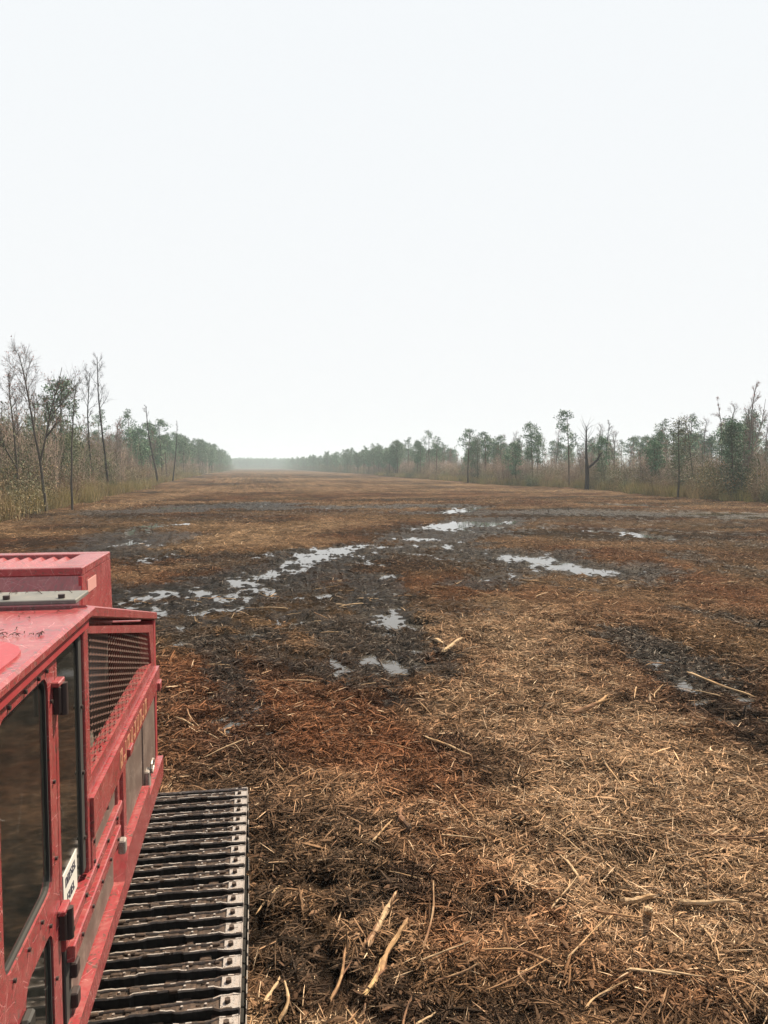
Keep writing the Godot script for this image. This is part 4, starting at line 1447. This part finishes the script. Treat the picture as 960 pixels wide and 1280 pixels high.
func build_woods() -> void:
	var grey := Color(0.15, 0.125, 0.115)
	var dark := Color(0.032, 0.027, 0.025)
	var mid := Color(0.085, 0.072, 0.066)
	var rust := Color(0.27, 0.12, 0.095)
	var beige := Color(0.17, 0.12, 0.075)
	var pine_c := Color(0.060, 0.120, 0.066)
	var bare := [
		bare_tree("bare_tree", 51, 13.0, 0.15, 0.40, 0.22, Vector3(0.02, 0, 0.02), mid, rust, 0.12, false),
		bare_tree("bare_tree", 52, 11.0, 0.12, 0.45, 0.20, Vector3(-0.05, 0, 0.02), grey, beige, 0.15, true),
		bare_tree("bare_tree", 53, 9.5, 0.10, 0.30, 0.24, Vector3(0.04, 0, -0.03), grey, rust, 0.3, false),
		bare_tree("bare_tree", 54, 12.0, 0.11, 0.55, 0.15, Vector3(0.0, 0, 0.03), mid, beige, 0.1, false, 12),
		bare_tree("bare_tree", 55, 8.0, 0.08, 0.25, 0.24, Vector3(-0.03, 0, 0.03), grey, beige, 0.35, true),
	]
	var bare_says := ["slim bare grey-brown tree with a few rusty buds", "forked bare grey tree", "low branching bare tree with reddish buds", "tall straight bare tree with a thin top", "small forked bare tree with pale buds"]
	var pines := [
		pine_tree("pine_tree", 61, 13.0, 0.16, 0.42, 2.3, pine_c, false),
		pine_tree("pine_tree", 62, 11.0, 0.14, 0.35, 2.0, pine_c * 1.15, false),
		pine_tree("pine_tree", 63, 14.0, 0.16, 0.55, 2.2, pine_c * 0.95, true),
		pine_tree("pine_tree", 64, 9.0, 0.11, 0.22, 1.9, pine_c * 1.1, false),
	]
	var pine_says := ["dark green pine with a rounded crown", "mid height pine with a full green crown", "tall thin-crowned pine", "young bushy pine branching low"]
	var leafy := [
		leafy_tree("evergreen_tree", 71, 7.0, 1.5, 0.08, Color(0.055, 0.085, 0.045), Color(0.09, 0.12, 0.055), 150, 0.25),
		leafy_tree("evergreen_tree", 72, 9.0, 1.7, 0.15, Color(0.07, 0.095, 0.05), Color(0.12, 0.13, 0.065), 170, 0.35),
		leafy_tree("evergreen_tree", 73, 5.0, 1.4, 0.05, Color(0.08, 0.105, 0.045), Color(0.16, 0.155, 0.065), 130, 0.3),
	]
	var leafy_says := ["dark green evergreen leafed to the ground", "ragged vine-hung evergreen", "low olive green evergreen"]
	var shrubs := [
		shrub("shrub", 81, 2.6, 1.6, 26, Color(0.20, 0.13, 0.08), Color(0.19, 0.13, 0.08), Color(0.23, 0.165, 0.10), 11),
		shrub("shrub", 82, 2.2, 1.6, 24, Color(0.12, 0.09, 0.06), Color(0.10, 0.12, 0.05), Color(0.20, 0.18, 0.08), 13),
		shrub("shrub", 83, 3.2, 1.7, 26, Color(0.13, 0.085, 0.065), Color(0.17, 0.10, 0.075), Color(0.17, 0.125, 0.085), 9),
		shrub("shrub", 84, 1.6, 1.5, 24, Color(0.10, 0.08, 0.05), Color(0.06, 0.085, 0.04), Color(0.10, 0.12, 0.055), 16),
	]
	var shrub_says := ["tan dry-leaved brush", "olive green shrub", "tall reddish brown twiggy brush", "low dark green shrub"]

	# --- trees that stand out, placed from the photograph
	var feature := [
		[bare_tree("bare_tree", 101, 11.6, 0.125, 0.50, 0.26, Vector3(-0.01, 0, 0.01), mid, rust, 0.16, true, 22), -13.9, -58.5, "tallest bare tree over the green thicket, twin-stemmed with a wide twiggy top"],
		[bare_tree("bare_tree", 102, 10.0, 0.105, 0.48, 0.26, Vector3(-0.02, 0, 0.0), mid, rust, 0.18, true, 20), -16.0, -59.5, "broad bare tree with rusty buds next to the tallest bare tree"],
		[bare_tree("bare_tree", 103, 9.6, 0.094, 0.6, 0.16, Vector3(0.07, 0, 0.0), mid, beige, 0.05, false, 8), -12.6, -60.5, "leaning bare trunk with few branches beside the tallest bare tree"],
		[bare_tree("bare_tree", 104, 10.2, 0.11, 0.5, 0.16, Vector3(-0.09, 0, 0.0), grey, beige, 0.1, true, 10), -18.6, -60.0, "thin forked bare tree leaning away from the broad bare tree"],
		[bare_tree("bare_tree", 105, 14.0, 0.137, 0.62, 0.20, Vector3(0.02, 0, 0.0), dark, beige, 0.03, false, 14), -16.6, -92.0, "black-trunked bare tree, the thicker of a close pair at the clearing edge"],
		[bare_tree("bare_tree", 106, 16.4, 0.15, 0.60, 0.17, Vector3(0.0, 0, 0.0), dark, beige, 0.03, false, 14), -15.5, -94.0, "slender black-trunked bare tree, the taller of a close pair at the clearing edge"],
		[bare_tree("bare_tree", 107, 14.8, 0.20, 0.85, 0.12, Vector3(-0.16, 0, 0.02), dark, beige, 0.0, false, 6), -15.4, -148.0, "dead black pole of a tree leaning towards the thicket"],
		[bare_tree("bare_tree", 108, 13.6, 0.16, 0.80, 0.10, Vector3(0.09, 0, 0.0), dark, beige, 0.0, false, 5), -15.2, -176.0, "thin dead pole leaning over the clearing before the pines"],
		[bare_tree("bare_tree", 109, 6.5, 0.14, 0.9, 0.10, Vector3(-0.10, 0, 0.0), dark, beige, 0.0, false, 3), -16.2, -174.0, "short black stub of a trunk beside the thin dead pole"],
		[pine_tree("pine_tree", 110, 14.0, 0.18, 0.45, 2.6, pine_c, false), -18.0, -182.0, "pine with a domed crown rising behind the dead poles"],
		[bare_tree("bare_tree", 113, 10.5, 0.12, 0.60, 0.20, Vector3(0.02, 0, 0.0), dark, beige, 0.05, false, 12), 56.6, -112.0, "thin dark bare tree with a spreading top near the forked dead snag"],
		[pine_tree("pine_tree", 114, 12.2, 0.13, 0.50, 2.2, pine_c, true), 50.6, -112.0, "one-sided open pine with tiers of foliage beside the forked dead snag"],
		[leafy_tree("evergreen_tree", 115, 7.6, 1.6, 0.12, Color(0.030, 0.052, 0.030), Color(0.045, 0.07, 0.034), 190, 0.2), 46.8, -66.0, "dark green evergreen mass under tall thin bare trees"],
		[bare_tree("bare_tree", 116, 12.0, 0.12, 0.42, 0.16, Vector3(0.02, 0, 0.0), grey, rust, 0.2, true, 14), 51.2, -70.0, "tall thin bare tree with brownish clusters above the dark evergreen mass"],
		[bare_tree("bare_tree", 117, 10.4, 0.10, 0.50, 0.14, Vector3(0.0, 0, 0.0), grey, rust, 0.2, false, 10), 50.4, -73.0, "wispy bare tree with one leaf cluster next to the dark evergreen mass"],
		[leafy_tree("evergreen_tree", 118, 9.4, 1.5, 0.05, Color(0.040, 0.070, 0.040), Color(0.075, 0.10, 0.055), 210, 0.4), 47.2, -148.0, "pale green vine-hung tree standing alone before the pines"],
		[pine_tree("pine_tree", 119, 11.0, 0.17, 0.55, 1.8, pine_c, true), 45.3, -149.0, "open pine with a bare lower trunk by the pale vine-hung tree"],
		[pine_tree("pine_tree", 120, 10.6, 0.17, 0.50, 1.8, pine_c, true), 49.6, -150.5, "dark-trunked pine on the far side of the pale vine-hung tree"],
		[pine_tree("pine_tree", 121, 13.6, 0.20, 0.52, 2.4, pine_c, true), 53.4, -214.0, "tall pine with a clumped open crown standing clear of the wood"],
		[leafy_tree("evergreen_tree", 122, 8.6, 1.9, 0.25, Color(0.05, 0.07, 0.035), Color(0.10, 0.10, 0.05), 150, 0.4), 44.6, -72.0, "olive leafy tree with open sprays at the clearing edge"],
	]
	for f: Array in feature:
		var o: Node3D = f[0]
		o.name = numbered(str(o.get_meta("base_name")))
		add_child(o)
		o.position = Vector3(f[1], height(f[1], f[2]), f[2])
		tag(o, f[3], "tree")
	# the forked snag
	var sn := thing("dead_tree", Vector3(48.3, height(48.3, -101.0), -101.0), "forked black snag with one crooked arm and a thin twiggy top", "tree")
	var st := Shape.new()
	st.tint = dark
	st.path(PackedVector3Array([Vector3(0, -0.2, 0), Vector3(0.05, 1.6, 0), Vector3(0.0, 3.0, 0), Vector3(-0.15, 4.2, 0.1), Vector3(-0.25, 6.2, 0.1), Vector3(-0.2, 8.0, 0), Vector3(-0.15, 9.0, 0)]), PackedFloat32Array([0.36, 0.29, 0.28, 0.2, 0.14, 0.09, 0.03]), 9)
	part(sn, "trunk", st.mesh(M.bark))
	st = Shape.new()
	st.tint = dark
	st.path(PackedVector3Array([Vector3(0.0, 2.9, 0), Vector3(0.7, 3.5, 0.1), Vector3(1.5, 4.2, 0.1), Vector3(1.9, 4.9, 0.0), Vector3(2.3, 5.3, 0.1)]), PackedFloat32Array([0.2, 0.19, 0.16, 0.12, 0.05]), 7)
	st.path(PackedVector3Array([Vector3(1.8, 4.8, 0), Vector3(1.7, 5.5, 0.1)]), PackedFloat32Array([0.09, 0.03]), 5)
	st.path(PackedVector3Array([Vector3(-0.1, 4.0, 0), Vector3(-0.5, 4.7, 0.1)]), PackedFloat32Array([0.10, 0.03]), 5)
	for k in 30:
		limb(st, Vector3(-0.22, 5.2 + k * 0.125, 0), Vector3(rng.randfn(0, 0.7), 1, rng.randfn(0, 0.7)).normalized(), rng.randf_range(0.8, 2.6), 0.028, 4, 3, rng, 0.16, 0.03)
	part(sn, "branch", st.mesh(M.bark))

	# --- the rows of single trees and shrubs along both edges
	var plan := []
	for side in 2:
		var z := -34.0
		while z > -230.0:
			var e := edge_left(z) if side == 0 else edge_right(z)
			var out := -1.0 if side == 0 else 1.0
			plan.append(["shrub", e + out * rng.randf_range(0.2, 2.4), z + rng.randfn(0, 0.7), side])
			if rng.randf() < 0.62:
				plan.append(["tree", e + out * rng.randf_range(1.5, 5.0), z + rng.randfn(0, 1.0), side])
			if rng.randf() < 0.40:
				plan.append(["tree", e + out * rng.randf_range(5.0, 11.0), z + rng.randfn(0, 1.5), side])
			z -= 2.4 + 0.012 * -z
	for k in 52:
		var z := -36.0 - 75.0 * pow(rng.randf(), 1.2)
		plan.append(["leafy", edge_left(z) - rng.randf_range(1.2, 8.0), z, 0])
	for p: Array in plan:
		var x: float = p[1]
		var z: float = p[2]
		var at := Vector3(x, height(x, z), z)
		var turn := rng.randf() * TAU
		var s := rng.randf_range(0.8, 1.2)
		if p[3] == 1 and p[0] == "tree":
			s *= 0.68 if z > -115.0 else 0.82
		var sc := Vector3(s * rng.randf_range(0.9, 1.1), s, s * rng.randf_range(0.9, 1.1))
		var size_word := "large " if s > 1.08 else ("small " if s < 0.92 else "")
		var where := by_what(p[3], z)
		if p[0] == "shrub":
			var k := rng.randi() % 4
			if p[3] == 0 and z > -75.0:
				k = 0 if rng.randf() < 0.5 else 2
				sc *= 1.25
			copy(shrubs[k], at, turn, sc, size_word + shrub_says[k] + where, "shrub", "brush along the clearing: " + shrub_says[k] + where)
		else:
			var v := rng.randf()
			var pine_share := 0.22 if z > -120.0 else 0.6
			if p[3] == 0 and z > -150.0:
				pine_share = 0.08
			if p[0] == "leafy":
				var k := rng.randi() % 3
				copy(leafy[k], at, turn, sc * (0.66 if k < 2 else 1.05), size_word + leafy_says[k] + where, "tree", "evergreens along the woodland edge: " + leafy_says[k] + where)
			elif v < pine_share:
				var k := rng.randi() % 4
				copy(pines[k], at, turn, sc * 0.92, size_word + pine_says[k] + where, "tree", "pines along the woodland edge: " + pine_says[k] + where)
			elif v < pine_share + 0.22:
				var k := rng.randi() % 3
				copy(leafy[k], at, turn, sc * (0.8 if k < 2 else 1.0), size_word + leafy_says[k] + where, "tree", "evergreens along the woodland edge: " + leafy_says[k] + where)
			else:
				var k := rng.randi() % 5
				copy(bare[k], at, turn, sc * 0.85, size_word + bare_says[k] + where, "tree", "bare trees along the woodland edge: " + bare_says[k] + where)

	# --- the mass of the woods behind and far off
	var thick := Shape.new()
	var g := RandomNumberGenerator.new()
	g.seed = 500
	for k in 34:
		thick.tint = Color(0.25, 0.195, 0.165) * g.randf_range(0.6, 1.3)
		var p := Vector3(g.randf_range(-2.6, 2.6), -0.1, g.randf_range(-2.6, 2.6))
		var hgt := g.randf_range(3.0, 7.5)
		var pts := limb(thick, p, Vector3(g.randfn(0, 0.045), 1, g.randfn(0, 0.045)).normalized(), hgt, 0.035, 5, 3, g, 0.05, 0.0)
		for i in 9:
			var a := g.randi_range(1, 4)
			var tw := limb(thick, pts[a].lerp(pts[a + 1], g.randf()), side_dir(Vector3.UP, g.randf_range(0.4, 0.9), g), g.randf_range(0.5, 1.5), 0.014, 3, 3, g, 0.15, 0.06)
			for t in 2:
				limb(thick, tw[g.randi_range(1, 2)], side_dir((tw[2] - tw[1]).normalized(), 0.6, g), g.randf_range(0.3, 0.7), 0.009, 2, 3, g, 0.2, 0.05)
	var thicket := thick.mesh(M.bark)
	var under := Shape.new()
	for k in 60:
		var p := Vector3(g.randf_range(-2.4, 2.4), g.randf_range(0.1, 2.6) * g.randf_range(0.4, 1.0), g.randf_range(-2.4, 2.4))
		var cc := Color(0.07, 0.095, 0.048).lerp(Color(0.16, 0.125, 0.075), g.randf())
		tuft(under, p, g.randf_range(0.5, 1.0), 40, cc, g, 0.8, 0.105)
	var undergrowth := under.mesh(M.leaf)
	var blade := Shape.new()
	for k in 70:
		blade.tint = Color(0.40, 0.28, 0.15).lerp(Color(0.26, 0.20, 0.095), g.randf()) * g.randf_range(0.6, 1.25)
		var p := Vector3(g.randfn(0, 0.30), -0.05, g.randfn(0, 0.30))
		var tip := p + Vector3(g.randfn(0, 0.28), g.randf_range(0.6, 1.5), g.randfn(0, 0.28))
		var w := Vector3(g.randfn(), 0, g.randfn()).normalized() * 0.016
		blade.leaf(p + w, p - w, tip)
	var grass := blade.mesh(M.leaf)
	var b_thick := PackedFloat32Array()
	var b_under := PackedFloat32Array()
	var b_grass := PackedFloat32Array()
	var b_pine := [PackedFloat32Array(), PackedFloat32Array(), PackedFloat32Array()]
	var b_bare := [PackedFloat32Array(), PackedFloat32Array()]
	var white := Color(1, 1, 1)
	for side in 2:
		var out := -1.0 if side == 0 else 1.0
		for k in (620 if side == 0 else 420):
			var z := -28.0 - 470.0 * pow(rng.randf(), 1.7)
			var e := edge_left(z) if side == 0 else edge_right(z)
			var x := e + out * (2.6 + 22.0 * pow(rng.randf(), 1.3))
			var s := rng.randf_range(0.75, 1.25)
			push(b_thick, Basis(Vector3.UP, rng.randf() * TAU).scaled(Vector3(s, s * rng.randf_range(0.8, 1.15) * (1.0 if side == 0 else 0.72), s)), Vector3(x, 0, z), white * rng.randf_range(0.75, 1.25))
		for k in 520:
			var z := -28.0 - 430.0 * pow(rng.randf(), 1.6)
			var e := edge_left(z) if side == 0 else edge_right(z)
			var x := e + out * (1.2 + 9.0 * pow(rng.randf(), 1.3))
			var s := rng.randf_range(0.6, 1.3)
			push(b_under, Basis(Vector3.UP, rng.randf() * TAU).scaled(Vector3(s, s * rng.randf_range(0.7, 1.5), s)), Vector3(x, 0, z), Color(1, 1, 1).lerp(Color(1.5, 1.1, 0.8), rng.randf()) * rng.randf_range(0.7, 1.3))
		for k in (300 if side == 0 else 160):
			var z := -30.0 - 80.0 * pow(rng.randf(), 1.2)
			var e := edge_left(z) if side == 0 else edge_right(z)
			var x := e + out * (2.5 + 9.0 * rng.randf())
			var s := rng.randf_range(0.8, 1.3)
			push(b_under, Basis(Vector3.UP, rng.randf() * TAU).scaled(Vector3(s, s * rng.randf_range(1.4, 2.6) * (1.0 if side == 0 else 0.6), s)), Vector3(x, 0, z), Color(0.55, 0.8, 0.5).lerp(Color(1.1, 0.95, 0.75), rng.randf()) * rng.randf_range(0.6, 1.1))
		for k in 2600:
			var z := -28.0 - 260.0 * pow(rng.randf(), 1.5)
			var e := edge_left(z) if side == 0 else edge_right(z)
			var x := e + out * rng.randfn(0.9, 0.8)
			var s := rng.randf_range(0.5, 1.25) * (1.25 if side == 0 and z > -90.0 else 1.0)
			push(b_grass, Basis(Vector3.UP, rng.randf() * TAU).scaled(Vector3(s, s, s)), Vector3(x, height(x, z), z), Color(1, 1, 1).lerp(Color(0.75, 0.9, 0.6), rng.randf()) * rng.randf_range(0.7, 1.2))
		# pines standing behind, thinning with distance
		for k in (760 if side == 1 else 420):
			var z := -60.0 - (1300.0 if side == 1 else 760.0) * pow(rng.randf(), 1.25)
			if side == 0 and z > -170.0:
				continue
			var e := edge_left(z) if side == 0 else edge_right(z)
			var near := z > -230.0
			var x := e + out * (lerpf(24.0, 80.0, pow(rng.randf(), 0.8)) if near else lerpf(1.0, 40.0, pow(rng.randf(), 2.0)))
			var s := rng.randf_range(0.8, 1.15) * (1.12 if side == 1 else 1.0) * (0.74 if side == 1 else 1.0)
			push(b_pine[rng.randi() % 3], Basis(Vector3.UP, rng.randf() * TAU).scaled(Vector3(s * 1.15, s, s * 1.15)), Vector3(x, 0, z), white * rng.randf_range(0.8, 1.2))
		for k in 260:
			var z := -34.0 - 420.0 * pow(rng.randf(), 1.4)
			var e := edge_left(z) if side == 0 else edge_right(z)
			var x := e + out * lerpf(9.0, 40.0, rng.randf())
			var s := rng.randf_range(0.65, 0.95)
			push(b_bare[rng.randi() % 2], Basis(Vector3.UP, rng.randf() * TAU).scaled(Vector3(s, s, s)), Vector3(x, 0, z), white * rng.randf_range(0.8, 1.4))
	# the wood that closes the far end
	for k in 640:
		var s := rng.randf_range(0.9, 1.2)
		push(b_pine[rng.randi() % 3], Basis(Vector3.UP, rng.randf() * TAU).scaled(Vector3(s * 1.3, s, s * 1.3)), Vector3(rng.randf_range(-75.0, 75.0), 0, -1120.0 - rng.randf() * 90.0), white)
	for k in 700:
		var far_end := k < 320
		var z := -1105.0 - rng.randf() * 60.0 if far_end else -380.0 - 720.0 * rng.randf()
		var x := rng.randf_range(-75.0, 75.0)
		if not far_end:
			x = edge_left(z) - rng.randf_range(1.0, 8.0) if k % 3 == 0 else edge_right(z) + rng.randf_range(1.0, 10.0)
		push(b_under, Basis(Vector3.UP, rng.randf() * TAU).scaled(Vector3(1.8, rng.randf_range(1.4, 2.4), 1.8)), Vector3(x, 0, z), Color(0.7, 0.85, 0.6) * rng.randf_range(0.6, 1.1))
	scatter("woodland_thicket", thicket, b_thick, "grey-brown thicket of bare saplings filling the woods", "thicket")
	scatter("undergrowth", undergrowth, b_under, "olive and tan undergrowth along the foot of the woods", "undergrowth")
	scatter("tall_grass", grass, b_grass, "dry tan grass fringing the cleared ground", "grass")
	var far_says := ["rounded pines massed in the woods behind", "full-crowned pines massed in the woods behind", "thin-crowned pines massed in the woods behind"]
	for k in 3:
		scatter("distant_forest", joined(pines[k]), b_pine[k], far_says[k], "forest")
	scatter("bare_woods", joined(bare[0]), b_bare[0], "bare trees with rusty buds massed behind the woodland edge", "forest")
	scatter("bare_woods", joined(bare[2]), b_bare[1], "low bare trees massed behind the woodland edge", "forest")
	for list in [bare, pines, leafy, shrubs]:
		for o: Node3D in list:
			o.free()


func joined(o: Node3D) -> ArrayMesh:
	var mesh := ArrayMesh.new()
	for c: MeshInstance3D in o.get_children():
		mesh.add_surface_from_arrays(Mesh.PRIMITIVE_TRIANGLES, c.mesh.surface_get_arrays(0))
		mesh.surface_set_material(mesh.get_surface_count() - 1, c.mesh.surface_get_material(0))
	return mesh


# ---------------------------------------------------------------- all of it
func _ready() -> void:
	rng.seed = 20240311
	var cam := Camera3D.new()
	cam.name = "camera"
	cam.fov = 68.0
	cam.near = 0.05
	cam.far = 6000.0
	cam.position = Vector3(0, 3.3, 0)
	cam.rotation = Vector3(deg_to_rad(-3.437), deg_to_rad(-10.605), 0)
	add_child(cam)
	cam.current = true
	var sky_mat := ProceduralSkyMaterial.new()
	sky_mat.sky_top_color = srgb(0.925, 0.96, 0.99)
	sky_mat.sky_horizon_color = srgb(0.975, 0.98, 0.985)
	sky_mat.sky_curve = 0.25
	sky_mat.ground_horizon_color = srgb(0.5, 0.47, 0.43)
	sky_mat.ground_bottom_color = srgb(0.2, 0.17, 0.14)
	sky_mat.sun_angle_max = 0.0
	var sky := Sky.new()
	sky.sky_material = sky_mat
	var env := Environment.new()
	env.background_mode = Environment.BG_SKY
	env.sky = sky
	env.tonemap_mode = Environment.TONE_MAPPER_LINEAR
	env.tonemap_exposure = 2.65
	env.background_energy_multiplier = 0.37
	env.fog_enabled = true
	env.fog_density = 0.0005
	env.fog_light_color = srgb(0.76, 0.90, 1.0)
	env.sdfgi_enabled = true
	env.ssao_enabled = true
	env.ssil_enabled = true
	var we := WorldEnvironment.new()
	we.name = "world_environment"
	we.environment = env
	add_child(we)
	var sun := DirectionalLight3D.new()
	sun.name = "sun"
	sun.light_color = Color(1.0, 0.925, 0.81)
	sun.light_energy = 1.6
	sun.light_angular_distance = 0.8
	sun.shadow_enabled = true
	add_child(sun)
	var az := deg_to_rad(SUN_AZIMUTH)
	var el := deg_to_rad(SUN_HEIGHT)
	sun.look_at_from_position(Vector3(sin(az) * cos(el), sin(el), -cos(az) * cos(el)) * 50.0, Vector3.ZERO)

	n_low.seed = 3; n_low.frequency = 0.06; n_low.fractal_octaves = 3
	n_mid.seed = 8; n_mid.frequency = 0.45; n_mid.fractal_octaves = 3
	n_fine.seed = 13; n_fine.frequency = 1.5; n_fine.fractal_octaves = 3
	n_patch.seed = 21; n_patch.frequency = 0.012; n_patch.fractal_octaves = 4
	make_materials()
	build_ground()
	build_machine()
	build_woods()
	lay_sticks()
	scatter_litter()
